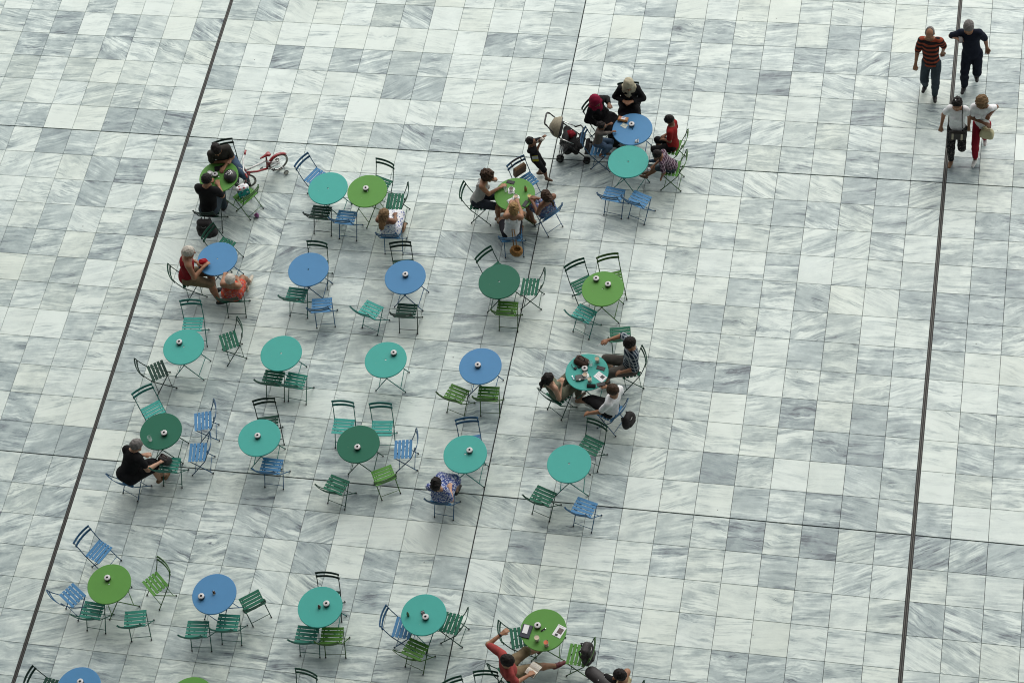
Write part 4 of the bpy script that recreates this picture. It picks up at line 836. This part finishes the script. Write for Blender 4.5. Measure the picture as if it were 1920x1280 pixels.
# cluttered turquoise table
def soft_bag(name, x, y, z, rz, w, d, h, mat, label, cat='bag', handles=True, hm=None, taper=.75, hh=.14):
    e = empty(name, (x, y, z), R(rz)); r = np.random.RandomState(int(abs(x*97+y*31))); V = []; F = []; n = 20; lv = [(0, .86), (.06, .97), (.35, 1.0), (.7, .9), (.93, taper), (1.0, taper*.82)]
    for t, q in lv:
        for k in range(n):
            a = 2*math.pi*k/n; ca, sa = math.cos(a), math.sin(a); ex = .45; rx = math.copysign(abs(ca)**ex, ca); ry = math.copysign(abs(sa)**ex, sa)
            V.append((rx*w/2*q*(1+r.normal(0, .02)), ry*d/2*(q if t < .5 else q*(1-.35*(t-.5)))*(1+r.normal(0, .03)), h*t))
    L_ = len(lv); F = [(i*n+k, i*n+(k+1) % n, (i+1)*n+(k+1) % n, (i+1)*n+k) for i in range(L_-1) for k in range(n)]+[tuple(range(n-1, -1, -1)), tuple(range((L_-1)*n, L_*n))]
    m = MB(); m.add(V, F); m.build('pouch', mat, e, True)
    m = MB(); m.tube([(-w*.34, 0, h*1.0), (w*.34, 0, h*1.0)], .006, 6); m.build('zip', hm or PLASTIC_K, e, True)
    if handles:
        m = MB(); m.tube([(-w*.22, 0, h*.95)]+[(-w*.22*math.cos(t), .02, h*.95+hh*math.sin(t)) for t in np.linspace(.25, 2.9, 9)]+[(w*.22, 0, h*.95)], .008, 8); m.build('handle', hm or mat, e, True)
    return tag(e, label, cat)
soft_bag('handbag', 8.601, -4.865, ZT, -25, .27, .19, .085, LEATHER, 'dark brown leather handbag on the cluttered turquoise table', hh=.09)
e = empty('sunglasses', (8.540, -4.985, ZT), R(35)); 
for q in (-1, 1):
    m = MB(); m.lathe([(.0005, .020), (.024, .019), (.028, .015), (.026, .010), (.0005, .009)], (q*.034, 0, 0), 14); m.build('lens', PHONE, e, True)
    m = MB(); m.tube([(q*.062, 0, .018), (q*.066, .06, .018), (q*.058, .12, .010)], .004, 6); m.build('temple', PLASTIC_K, e, True)
m = MB(); m.tube([(-.012, 0, .018), (0, .004, .021), (.012, 0, .018)], .004, 6); m.build('bridge', PLASTIC_K, e, True); tag(e, 'black sunglasses beside the brown handbag', 'sunglasses')
coffee_cup(8.705, -5.140, 'white coffee cup in the middle of the cluttered table', fill=LATTE)
flat('wallet', 8.615, -5.190, 15, .14, .11, .035, GREYW, 'grey-green wallet at the left of the cluttered table', 'wallet', parts=[('clasp', (0, -.05, .036), (.03, .012, .004), CHROME)])
lighter(8.505, -5.200, 30, plain('pale_blue_plastic', (.45, .60, .68), .3), 'pale blue lighter at the left edge of the cluttered table')
tumbler('water_glass', 8.768, -4.909, .035, .10, 'clear water glass right of the brown handbag', 'glass')
tumbler('iced_coffee_glass', 8.867, -4.824, .045, .12, 'glass of iced coffee at the far side of cluttered table', 'glass', fill=LATTE)
phone(8.945, -4.957, 78, 'black phone before the plaid-shirt man')
flat('papers', 8.965, -5.130, -35, .20, .14, .004, PAPER, 'white printed papers on the cluttered turquoise table', 'papers', parts=[('photo', (.03, .02, .0045), (.07, .06, .001), PLASTIC_K), ('text_line', (-.05, .035, .0045), (.05, .008, .001), TIN), ('text_line', (-.05, .0, .0045), (.06, .008, .001), TIN), ('text_line', (-.04, -.03, .0045), (.07, .008, .001), TIN)])
tumbler('iced_coffee_glass', 8.800, -5.235, .042, .11, 'glass of iced coffee near the papers on cluttered table', 'glass', fill=plain('pale_latte', (.55, .47, .33), .3), straw=PLASTIC_K)
flat('pouch', 8.840, -5.330, 5, .15, .06, .03, BLACK, 'black pouch at the near rim of the cluttered table', 'pouch')
# other tables
tumbler('water_glass', 1.402, -7.145, .036, .11, 'clear glass before the woman in black', 'glass')
def sugar(x, y, rz, label, z=ZT):
    e = empty('napkin_holder', (x, y, z), R(rz)); m = MB(); m.lathe([(.020, 0), (.024, .005), (.022, .05), (.020, .05), (.018, .01), (.0005, .01)], n=14); m.build('pot', plain('brown_pot', (.16, .10, .06), .5), e, True)
    for q in (-1, 1): m = MB(); m.box((q*.007, 0, .055), (.004, .022, .06), rz=q*.4, bev=.001); m.build('sachet', PAPER if q > 0 else PLASTIC_K, e)
    return tag(e, label, 'sachet pot')
sugar(3.266, -9.890, 20, 'small brown pot of sachets on the lowest-row blue table'); sugar(5.078, -9.946, 70, 'small brown pot of sachets on the turquoise table above teal and olive chairs')
bottle(6.567, -9.925, .022, .12, plain('olive_glass', (.12, .16, .07), .15), 'small olive bottle on a turquoise table in the lowest row')
flat('cigarette_box', 6.800, -9.860, 30, .055, .085, .024, PLASTIC_K, 'dark cigarette box behind the ashtray on a turquoise table', 'box', parts=[('lid_line', (0, .02, .0245), (.05, .003, .001), CHROME)])
flat('tablet_case', 8.517, -9.985, -8, .165, .23, .018, plain('dark_blue_case', (.022, .027, .045), .6), 'dark tablet case on the reading man\'s green table', 'tablet', parts=[('strap', (.0, .10, .019), (.05, .03, .003), PLASTIC_K)])
flat('notepad', 8.508, -9.955, -6, .085, .155, .006, PAPER, 'white notepad lying on the dark tablet case', 'notepad', z=ZT+.0195, parts=[('spine', (0, .074, .0062), (.084, .006, .001), TIN)])
tumbler('iced_coffee_glass', 8.722, -10.115, .045, .11, 'glass of iced coffee on the reading man\'s table', 'glass', fill=plain('pale_latte', (.55, .47, .33), .3), lvl=.85)
tumbler('juice_glass', 8.886, -10.190, .042, .13, 'glass of orange juice with a black straw', 'glass', fill=plain('orange_juice', (.62, .12, .025), .3), straw=PLASTIC_K, lvl=.9)
flat('magazine', 9.045, -9.925, -22, .15, .21, .006, PAPER, 'white magazine with a dark picture on the reading man\'s table', 'magazine', parts=[('picture', (.012, .01, .0065), (.085, .10, .001), plain('print_brown', (.12, .08, .07), .5, var=.6, scale=80)), ('headline', (-.02, .085, .0065), (.09, .018, .001), TIN), ('round_badge', (-.01, -.075, .0065), (.05, .04, .001), PLASTIC_K)])
lighter(8.785, -9.930, -50, SOOT, 'black and white lighter on the reading man\'s table')
# ------------------------------------------------------------------ bags on chairs, things held
RED = plain('red_enamel', (.27, .014, .018), .3, coat=.4); WHT = plain('white_enamel', (.70, .70, .68), .3); TYRE = plain('tyre_rubber', (.02, .02, .02), .8); TYREW = plain('white_wall_tyre', (.52, .50, .44), .7)
def hung_bag(name, cid, z, w, d, h, mat, label, cat='backpack', side=-1, parts=True, dx=0, yy=.345):
    c, x, y, rz = CHAIRS[cid]; a = R(rz); X = x+math.cos(a)*dx-math.sin(a)*(-yy); Y = y+math.sin(a)*dx+math.cos(a)*(-yy)
    e = empty(name, (X, Y, z), a); r = np.random.RandomState(cid); f = Field(.014, .05); f.noise = (.006, 26, cid)
    f.limb((-w*.28, 0, h*.22), (w*.28, 0, h*.22), d*.5, d*.5); f.limb((-w*.26, 0, h*.5), (w*.26, 0, h*.5), d*.52, d*.52); f.limb((-w*.18, .01, h*.80), (w*.18, .01, h*.80), d*.40, d*.40)
    Vg, Fg = f.mesh(); link('pack', np_mesh('pack', Vg, Fg, [mat]), e)
    f = Field(.013, .04); f.limb((-w*.18, -d*.42, h*.24), (w*.18, -d*.42, h*.24), d*.28, d*.28); f.limb((-w*.17, -d*.42, h*.40), (w*.17, -d*.42, h*.40), d*.24, d*.24); Vg, Fg = f.mesh(); link('front_pocket', np_mesh('front_pocket', Vg, Fg, [mat]), e)
    for q in (-1, 1):
        m = MB(); m.tube([(q*w*.2, d*.2, h*.9), (q*w*.24, d*.62, h*.8), (q*w*.26, d*.62, h*.4), (q*w*.25, d*.3, h*.12)], .012, 6); m.build('strap', PLASTIC_K, e, True)
    m = MB(); m.tube([(-w*.14, -d*.38, h*.78), (0, -d*.46, h*.74), (w*.14, -d*.38, h*.78)], .005, 6); m.build('zip', TIN, e, True)
    return tag(e, label, cat)
PACKM = plain('black_nylon', (.018, .016, .016), .8, bump=.3, var=.3); BRN = plain('brown_canvas', (.13, .075, .035), .8, bump=.3)
hung_bag('backpack', 2, .22, .34, .20, .46, PACKM, 'black backpack hanging behind the man in black', yy=.40)
hung_bag('backpack', 70, .40, .30, .17, .44, plain('charcoal_nylon', (.032, .028, .027), .6, bump=.3, var=.3), 'dark backpack hanging on the bright green chair', yy=.18)
hung_bag('shoulder_bag', 30, .35, .30, .14, .26, PACKM, 'black bag hanging on the white-tee man\'s chair', 'bag', yy=.38)
# brown bag hung over the blue chair back
c_, x_, y_, rz_ = CHAIRS[81]; a_ = R(rz_)
e = empty('shoulder_bag', (x_-math.sin(a_)*(-.20), y_+math.cos(a_)*(-.20), .46), a_); m = MB(); m.box((0, .015, .15), (.24, .07, .30), bev=.02, mat3=Matrix.Rotation(R(-12), 3, 'X')); m.build('pouch', BRN, e); m = MB(); m.box((0, .065, .20), (.245, .012, .19), bev=.004, mat3=Matrix.Rotation(R(-12), 3, 'X')); m.build('flap', BRN, e); m = MB(); m.tube([(-.11, -.02, .29), (-.10, -.075, .36), (0, -.085, .37), (.10, -.075, .36), (.11, -.02, .29)], .011, 6); m.build('strap', LEATHER, e, True); tag(e, 'brown flap bag hanging inside the blue chair back', 'bag')
# straw bag behind the blond woman
e = empty('straw_bag', (6.985, -2.43, .30), 0); f = Field(.011, .03); f.noise = (.004, 120, 3); f.ell((0, 0, .11), np.eye(3), (.12, .10, .12)); f.carve((.03, -.03, .22), np.eye(3), (.085, .07, .09)); Vg, Fg = f.mesh(); STRAW = plain('straw', (.34, .17, .045), .85, bump=.9, var=.4, scale=60); link('basket', np_mesh('basket', Vg, Fg, [STRAW]), e); m = MB(); m.tube([(.03+.074*math.cos(t), -.03+.062*math.sin(t), .196) for t in np.linspace(0, 2*math.pi, 20)[:-1]], .012, 6, closed=True); m.build('rim', STRAW, e, True)
m = MB(); m.tube([(-.05, .04, .19), (-.06, .14, .38), (-.06, .17, .52), (-.02, .17, .53), (.0, .10, .36), (.02, .0, .20)], .009, 6); m.build('strap', STRAW, e, True); tag(e, 'round orange straw bag hanging on the white-tank woman\'s chair', 'bag')
# gift bag and toy by the bicycle
e = empty('gift_bag', (1.665, -1.615, .462), R(30)); V_ = []
m = MB(); m.add([(-.10, -.06, 0), (.10, -.06, 0), (.10, .06, 0), (-.10, .06, 0), (-.115, -.07, .19), (.115, -.07, .19), (.115, .07, .19), (-.115, .07, .19)], [(3, 2, 1, 0), (0, 1, 5, 4), (1, 2, 6, 5), (2, 3, 7, 6), (3, 0, 4, 7), (4, 5, 6, 7)]); m.build('bag_body', pattern('gift_print', 'floral', (.03, .32, .30), (.62, .72, .75), (.04, .10, .14), 16), e)
f = Field(.009, .03); f.noise = (.006, 70, 3); f.limb((-.07, 0, .20), (.07, 0, .20), .055, .055); f.ell((0, 0, .22), np.eye(3), (.10, .065, .045)); Vg, Fg = f.mesh(); link('tissue_top', np_mesh('tissue_top', Vg, Fg, [PAPER]), e)
for hx_, hy_ in ((-.045, .0), (.05, .015), (-.05, -.045), (.03, -.05)):
    m = MB(); m.lathe([(.0005, .010), (.020, .006), (.024, 0)], (hx_, hy_, .262-4*(hx_*hx_+hy_*hy_)), 10); m.build('red_heart', RED, e, True)
tag(e, 'white gift bag with red hearts on the bright green chair', 'gift bag')
e = empty('toy_pouch', (1.845, -1.78, .0)); f = Field(.009, .02); f.noise = (.004, 90, 5); f.ell((0, 0, .05), np.eye(3), (.045, .04, .048)); f.limb((0, 0, .08), (.01, .0, .12), .02, .012); Vg, Fg = f.mesh(); link('pouch', np_mesh('pouch', Vg, Fg, [plain('pink_purple', (.32, .10, .27), .6, var=.5, scale=50)]), e); m = MB(); m.tube([(.01, 0, .115), (.0, .02, .15), (-.01, 0, .115)], .004, 6); m.build('cord', PAPER, e, True); tag(e, 'small pink pouch on the floor under the bright green chair', 'pouch')
soft_bag('drawstring_bag', 1.400, -3.420, ZT, 20, .17, .14, .12, cloth('scarlet', (.33, .012, .016)), 'red bag on the blue table in the red-shirt man\'s hands', handles=False, hm=RED)
soft_bag('beaded_bag', 1.690, -7.410, .50, -20, .24, .17, .15, plain('dark_beads', (.05, .04, .036), .4, var=.8, scale=120, bump=.8), 'dark beaded bag on the lap of the woman in black', hm=LEATHER, hh=.08)
soft_bag('cream_handbag', 15.08, .565, .70, 170, .25, .15, .20, plain('cream_leather', (.50, .46, .27), .5, bump=.2), 'cream handbag held by the woman in red trousers', hm=plain('cream_trim', (.38, .34, .18), .5), hh=.15)
b15 = PP[15]
e = empty('crossbody_bag', tuple(b15['hip']+b15['Fw']*.155+V3((.02, 0, -.13))), R(180)); m = MB(); m.box((0, 0, .10), (.30, .07, .21), bev=.02); m.build('pouch', plain('dark_brown_bag', (.022, .018, .015), .6), e)
for q in (-.075, .085): m = MB(); m.box((q, .037, .10), (.035, .006, .16)); m.build('pale_stripe', plain('pale_strap', (.42, .38, .28), .7), e)
s15 = (b15['sh']+b15['v']*.045-(b15['hip']+b15['Fw']*.155+V3((.02, 0, -.13)))); m = MB()
Pw = [b15['hip']+b15['Fw']*.16+V3((.14, 0, .07)), b15['hip']+b15['v']*.22+b15['Fw']*.165-b15['Rs']*.10, b15['sh']+b15['Fw']*.125-b15['Rs']*.095, b15['sh']+b15['v']*.075-b15['Rs']*.095, b15['sh']-b15['Fw']*.12-b15['Rs']*.09]
org = b15['hip']+b15['Fw']*.155+V3((.02, 0, -.13)); m.tube([(-(p-org)[0], -(p-org)[1], (p-org)[2]) for p in Pw], .009, 6); m.build('strap', PLASTIC_K, e, True); tag(e, 'dark crossbody bag with pale stripes on the woman in patterned trousers', 'bag')
def hold(P, side, off): d = P['d'+side]; return P['W'+side]+d*.11+V3(off)
p_ = hold(PP[14], 'R', (0, -.01, .012)); phone(p_[0], p_[1], 10, 'dark phone in the hand of the man in navy', p_[2])
p_ = hold(PP[21], 'R', (0, 0, .015)); e = phone(p_[0], p_[1], -70, 'dark phone in the hand of the man in the white tee', p_[2])
p_ = hold(PP[12], 'R', (0, 0, .010)); e = empty('toy', tuple(p_)); m = MB(); m.lathe([(.0005, -.02), (.03, -.012), (.034, 0), (.03, .012), (.0005, .02)], n=14, rot=Matrix.Rotation(.6, 3, 'X')); m.build('disc', PAPER, e, True); m = MB(); m.tube([(.02*math.cos(t), .02*math.sin(t), .016) for t in np.linspace(0, 6.28, 12)[:-1]], .004, 6, closed=True); m.build('ring', RED, e, True); tag(e, 'small white round toy in the plaid-shirt boy\'s hand', 'toy')
# drinking boy's bottle
P7 = PP[7]; mo = P7['at'](0, .11, -.05); d7 = unit(P7['gaze']*.8+V3((0, 0, .55))); e = empty('drink_bottle', tuple(mo)); rot = Vector(tuple(d7)).to_track_quat('Z', 'Y').to_matrix()
m = MB(); m.lathe([(.0005, 0), (.012, 0), (.013, .03), (.030, .06), (.031, .19), (.026, .20), (.0005, .20)], n=14, rot=rot); m.build('bottle_body', plain('cloudy_plastic', (.50, .48, .42), .2), e, True); m = MB(); m.lathe([(.0315, .09), (.0315, .15)], n=14, rot=rot); m.build('wrapper', plain('brown_label', (.14, .06, .035), .5), e, True); tag(e, 'plastic bottle the standing boy drinks from', 'bottle')
m = MB(); q = P7['hip']+P7['v']*.10-P7['base']; m.box(tuple(q+P7['Fw']*.035-P7['Rt']*-.105), (.11, .012, .16), rz=R(10), bev=.004, m=0); m.build('shirt_print', pattern('yellow_green_print', 'stripe', (.42, .46, .46), (.36, .34, .03), scale=40), P7['e'])
# shirt logo, painted lens glints and watch details
P = PP[15]; 
for q in (-1, 1):
    m = MB(); m.lathe([(.0005, .004), (.009, .003), (.012, 0), (.0005, -.002)], tuple(P['at'](q*.028, -.015, .118)-P['base']), 12, rot=Matrix(P['A'].T.tolist()) @ Matrix.Rotation(R(-10), 3, 'X')); m.build('white_glint_lens', PAPER, P['e'], True)  # white lens colour stands in for glints on top of her head
m = MB(); P = PP[24]; w = P['WL']-P['dL']*.015-P['base']; rot = Vector(tuple(P['dL'])).to_track_quat('Z', 'Y').to_matrix(); m.lathe([(.030, -.014), (.034, -.010), (.034, .010), (.030, .014)], tuple(w), 14, rot=rot); m.build('wristwatch', PLASTIC_K, P['e'], True)
# open book on the reading man's lap
bp = hold(PP[24], 'R', (0.0, 0.02, -.028)); e = empty('open_book', (bp[0]-.02, bp[1]+.03, bp[2]), R(-118))
for q in (-1, 1):
    V_ = []; n_ = 8
    for k in range(n_+1):
        x = q*.115*k/n_; z = .018*math.sin(min(1, k/n_*1.1)*math.pi)*.8+.004
        V_ += [(x, -.09, z), (x, .09, z), (x, .09, z-.010), (x, -.09, z-.010)]
    F_ = [(k*4+a, k*4+(a+1) % 4, k*4+4+(a+1) % 4, k*4+4+a) for k in range(n_) for a in range(4)]+[(3, 2, 1, 0), (n_*4, n_*4+1, n_*4+2, n_*4+3)]
    m = MB(); m.add(V_, F_); m.build('page_block', plain('book_paper', (.66, .62, .52), .8, var=.1), e)
    for k in range(9):
        m = MB(); m.box((q*.058, .072-.018*k, .0225), (.082 if k % 4 != 3 else .05, .0045, .0012)); m.build('text_line', TIN, e)
m = MB(); m.box((0, 0, -.006), (.24, .185, .004)); m.build('cover', LEATHER, e); tag(e, 'open book on the lap of the man in the pink-red polo', 'book')
# cigarette
P = PP[19]; d = P['dR']; c0 = P['WR']+d*.155+V3((0, 0, -.03)); e = empty('cigarette', tuple(c0)); m = MB(); m.tube([(0, 0, 0), (-.045, -.04, -.02)], .0045, 6); m.build('paper', PAPER, e, True); m = MB(); m.tube([(0, 0, 0), (.018, .016, .008)], .0047, 6); m.build('filter', plain('filter_tan', (.5, .3, .12), .8), e, True); tag(e, 'cigarette in the plaid-shirt man\'s fingers', 'cigarette')
# dark rounded case at the bottom edge
e = empty('instrument_case', (9.87, -10.62, .44), R(-32)); f = Field(.015, .04); f.limb((-.28, 0, .06), (.42, 0, .06), .11, .12, (V3((0, 0, 1)), .6)); Vg, Fg = f.mesh(); link('case_shell', np_mesh('case_shell', Vg, Fg, [plain('dark_case', (.022, .019, .019), .55)]), e)
for q, (a, b) in enumerate(((-.05, .06), (-.075, .0), (-.085, -.022), (-.09, -.045))): m = MB(); m.lathe([(.0005, .006), (.010, .004), (.012, 0)], (a, b, .1185-.3*b*b), 8); m.build('white_mark', PAPER, e, True)
tag(e, 'dark rounded case with white marks at the bottom edge', 'case')
# ------------------------------------------------------------------ child's bicycle
def bicycle():
    rw, fw = V3((2.03, -.63, .205)), V3((1.50, -1.115, .205)); hd = unit(fw-rw); e = empty('child_bicycle', (1.76, -.87, 0)); org = V3((1.76, -.87, 0)); up = V3((0, 0, 1)); sd = np.cross(hd, up)
    fh = unit(V3((-1, -.30, 0))); fs = np.cross(fh, up)   # the front wheel is turned
    L = lambda p: tuple(p-org)
    def wheel(c, h, nm):
        s_ = np.cross(h, up); w = empty('wheel', L(c)); w.parent = e
        ring = lambda r, off=0, n=32: [tuple(h*r*math.cos(2*math.pi*k/n)+up*r*math.sin(2*math.pi*k/n)+s_*off) for k in range(n)]
        m = MB(); m.tube(ring(.186), .018, 8, closed=True); m.build('tyre', TYRE, w, True)
        for o_ in (-.013, .013): m = MB(); m.tube(ring(.183, o_), .008, 6, closed=True); m.build('whitewall', TYREW, w, True)
        m = MB(); m.tube(ring(.166), .008, 6, closed=True); m.build('rim', CHROME, w, True)
        m = MB()
        for k in range(16): a = 2*math.pi*k/16; m.tube([tuple(s_*(.018 if k % 2 else -.018)), tuple(h*.166*math.cos(a)+up*.166*math.sin(a))], .0016, 4)
        m.build('spokes', CHROME, w); m = MB(); m.tube([tuple(-s_*.03), tuple(s_*.03)], .014, 10); m.build('hub', TIN, w, True)
    wheel(rw, hd, 'rear'); wheel(fw, fh, 'front')
    ht = fw-fh*.06+up*.33; hb = fw-fh*.045+up*.225; bbk = rw+hd*.24+up*(.0); st = rw+hd*.22+up*.22; sd_top = rw+hd*.19+up*.31
    def tube(nm, pts, r, mt): m = MB(); m.tube([L(p) for p in pts], r, 8); m.build(nm, mt, e, True)
    tube('head_tube', [hb, ht], .024, RED); tube('down_tube', [hb+up*.02, (hb+bbk)/2-up*.02, bbk], .021, RED); tube('top_tube', [ht-up*.03, st], .019, WHT); tube('seat_tube', [bbk, sd_top], .018, RED)
    for q in (-1, 1):
        tube('chain_stay', [bbk+sd*.02*q, rw+sd*.03*q], .012, WHT); tube('seat_stay', [st+sd*.015*q, rw+sd*.03*q], .011, WHT); tube('fork_blade', [hb+fs*.03*q, fw+fs*.032*q], .015, RED)
        tube('stabiliser_arm', [rw+sd*.035*q, rw+sd*.15*q-up*.09-hd*.02, rw+sd*.17*q-up*.15-hd*.03], .007, CHROME)
        c = rw+sd*.185*q-up*.151-hd*.03; w = empty('stabiliser_wheel', L(c)); w.parent = e; n = 18
        m = MB(); m.tube([tuple(hd*.045*math.cos(2*math.pi*k/n)+up*.045*math.sin(2*math.pi*k/n)) for k in range(n)], .009, 6, closed=True); m.build('tyre', TYRE, w, True)
        m = MB(); m.lathe([(.0005, -.008), (.042, -.008), (.042, .008), (.0005, .008)], n=n, rot=Vector(tuple(sd)).to_track_quat('Z', 'Y').to_matrix()); m.build('disc', TYREW, w)
        tube('crank', [bbk+sd*.04*q, bbk+sd*.05*q+hd*.08*q-up*.02], .008, CHROME); m = MB(); m.box(L(bbk+sd*.085*q+hd*.085*q-up*.02), (.06, .05, .018), rz=math.atan2(hd[1], hd[0]), bev=.004); m.build('pedal', PLASTIC_K, e)
    tube('chain_guard', [bbk+sd*.045+up*.02, rw+sd*.045+hd*.05+up*.02], .022, WHT)
    for c, h, a0, a1, off in ((rw, hd, 25, 150, -1), (fw, fh, -10, 125, 1)):
        P_ = []
        for a in np.linspace(a0, a1, 12): a_ = R(a); P_.append(c+h*(.222*math.cos(a_))+up*.222*math.sin(a_))
        s_ = np.cross(h, up); V_ = []
        for p in P_:
            rad = unit(p-c)
            for w_, dr in ((-.030, -.012), (-.024, .006), (0, .012), (.024, .006), (.030, -.012), (.022, -.004), (0, .002), (-.022, -.004)): V_.append(L(p+s_*w_+rad*dr))
        k = 8; F_ = [(i*k+j, i*k+(j+1) % k, (i+1)*k+(j+1) % k, (i+1)*k+j) for i in range(11) for j in range(k)]+[tuple(range(k-1, -1, -1)), tuple(range(11*k, 12*k))]
        m = MB(); m.add(V_, F_); m.build('mudguard', RED, e, True)
    tube('saddle_post', [st, sd_top+up*.02], .010, CHROME)
    f = Field(.009, .025); f.limb(sd_top+up*.045-hd*.06-sd*.02, sd_top+up*.045-hd*.06+sd*.02, .040, .040, (up, .6)); f.limb(sd_top+up*.05-hd*.03, sd_top+up*.045+hd*.11, .038, .018, (up, .7)); Vg, Fg = f.mesh(); link('saddle', np_mesh('saddle', Vg-org, Fg, [RED]), e)
    top = ht+up*.12; tube('stem', [ht, top], .014, WHT)
    tube('handlebar', [top+fs*.02*0-fs*.26-fh*.05+up*.03, top-fs*.14+up*.03, top-fs*.05, top+fs*.05, top+fs*.14+up*.03, top+fs*.26-fh*.05+up*.03], .013, WHT)
    for q in (-1, 1): tube('grip', [top+fs*.23*q-fh*.04+up*.03, top+fs*.33*q-fh*.065+up*.03], .020, RED)
    tube('brake_cable', [top-fs*.12+up*.03, top+fh*.10-up*.02, hb+fh*.06, hb], .004, WHT)
    m = MB(); m.box(L(rw+hd*.16+up*.13), (.07, .05, .06), rz=math.atan2(hd[1], hd[0]), bev=.006); m.build('carrier_block', RED, e)
    tag(e, 'red and white child\'s bicycle with stabilisers beside the green table', 'bicycle')
bicycle()
# ------------------------------------------------------------------ pushchair
def stroller():
    e = empty('pushchair', (7.60, .16, 0)); FR = plain('pushchair_frame', (.025, .025, .027), .4); FAB = plain('black_seat_fabric', (.016, .016, .017), .85, bump=.4, var=.3); CAN = plain('beige_canopy', (.30, .27, .19), .8, bump=.3, var=.3); hw = .19
    def tube(nm, pts, r, mt): m = MB(); m.tube(pts, r, 8); return m.build(nm, mt, e, True)
    for q in (-1, 1):
        y = q*hw
        tube('side_frame', [(-.40, y*.78, .97), (-.30, y*.9, .80), (.02, y, .42), (.26, y, .13)], .012, FR); tube('rear_leg', [(-.02, y, .47), (-.24, y, .12)], .012, FR)
        for (wx, r_) in ((-.25, .072), (.255, .066)):
            for o_ in (-.028, .028):
                w = empty('wheel', (wx, y+o_, r_)); w.parent = e; rot = Matrix.Rotation(R(90), 3, 'X'); m = MB(); m.lathe([(.0005, -.016), (r_*.72, -.017), (r_*.95, -.014), (r_, -.006), (r_, .006), (r_*.95, .014), (r_*.72, .017), (.0005, .016)], n=20, rot=rot); m.build('tyre', TYRE, w, True)
                m = MB(); m.lathe([(.0005, -.021), (r_*.5, -.019), (r_*.5, .019), (.0005, .021)], n=14, rot=rot); m.build('hub', GREYW, w, True)
        tube('silver_strut', [(-.20, y*1.06, .70), (.06, y*1.06, .55)], .009, CHROME)
    tube('push_handle', [(-.40, -hw*.78, .97), (-.44, -hw*.70, 1.0), (-.45, -hw*.5, 1.01), (-.45, hw*.5, 1.01), (-.44, hw*.70, 1.0), (-.40, hw*.78, .97)], .017, PLASTIC_K)
    tube('rear_axle', [(-.24, -hw, .11), (-.24, hw, .11)], .010, FR); tube('brake_bar', [(-.28, -hw*.6, .10), (-.28, hw*.6, .10)], .007, FR)
    f = Field(.014, .04); f.noise = (.005, 30, 4); X = V3((0, 1, 0))
    f.limb((-.22, -.12, .72), (-.22, .12, .72), .06, .06); f.limb((-.12, -.13, .55), (-.12, .13, .55), .065, .065); f.limb((-.02, -.13, .42), (-.02, .13, .42), .075, .075); f.limb((.16, -.13, .40), (.16, .13, .40), .060, .060); f.limb((.26, -.11, .30), (.26, .11, .30), .04, .04)
    Vg, Fg = f.mesh(); link('seat', np_mesh('seat', Vg, Fg, [FAB]), e)
    f = Field(.014, .04); f.noise = (.006, 34, 5); f.limb((-.10, -.12, .24), (-.10, .12, .24), .085, .085); f.limb((.06, -.12, .24), (.06, .12, .24), .07, .07); Vg, Fg = f.mesh(); link('shopping_basket', np_mesh('shopping_basket', Vg, Fg, [FAB]), e)
    # folding canopy: half shell of fabric with a rim hoop
    V_ = []; na, nb = 9, 15
    for i in range(na):
        a = R(-95+115*i/(na-1))
        for j in range(nb):
            b = R(-90+180*j/(nb-1)); r_ = .20+.010*math.cos(a*9); V_.append((-.17+r_*math.sin(a)*math.cos(b)*.95-.04, .215*math.sin(b), .72+r_*math.cos(a)*math.cos(b)*1.05+.03*math.cos(b)))
    b0 = len(V_); c0 = V3((-.17, 0, .72)); V_ += [tuple(V3(p)+unit(c0-V3(p))*.008) for p in V_]
    F_ = [(i*nb+j, i*nb+j+1, (i+1)*nb+j+1, (i+1)*nb+j) for i in range(na-1) for j in range(nb-1)]; m = MB(); m.add(V_, F_+[tuple(q+b0 for q in f_[::-1]) for f_ in F_]); m.build('canopy', CAN, e, True)
    tube('canopy_hoop', [V_[(na-1)*nb+j] for j in range(nb)], .008, FR)
    tube('bumper_bar', [(.02, -hw, .56), (.14, -hw, .62), (.20, -hw*.6, .64), (.20, hw*.6, .64), (.14, hw, .62), (.02, hw, .56)], .014, PLASTIC_K)
    f = Field(.012, .03); f.noise = (.006, 50, 6); f.ell((-.03, .02, .56), np.eye(3), (.09, .08, .06)); Vg, Fg = f.mesh(); link('red_blanket', np_mesh('red_blanket', Vg, Fg, [cloth('blanket_red', (.20, .014, .022))]), e)
    m = MB(); m.box((.26, 0, .17), (.10, .26, .02), bev=.005); m.build('footrest', PLASTIC_K, e)
    tag(e, 'black pushchair with beige canopy beside the headscarf women', 'pushchair')
stroller()
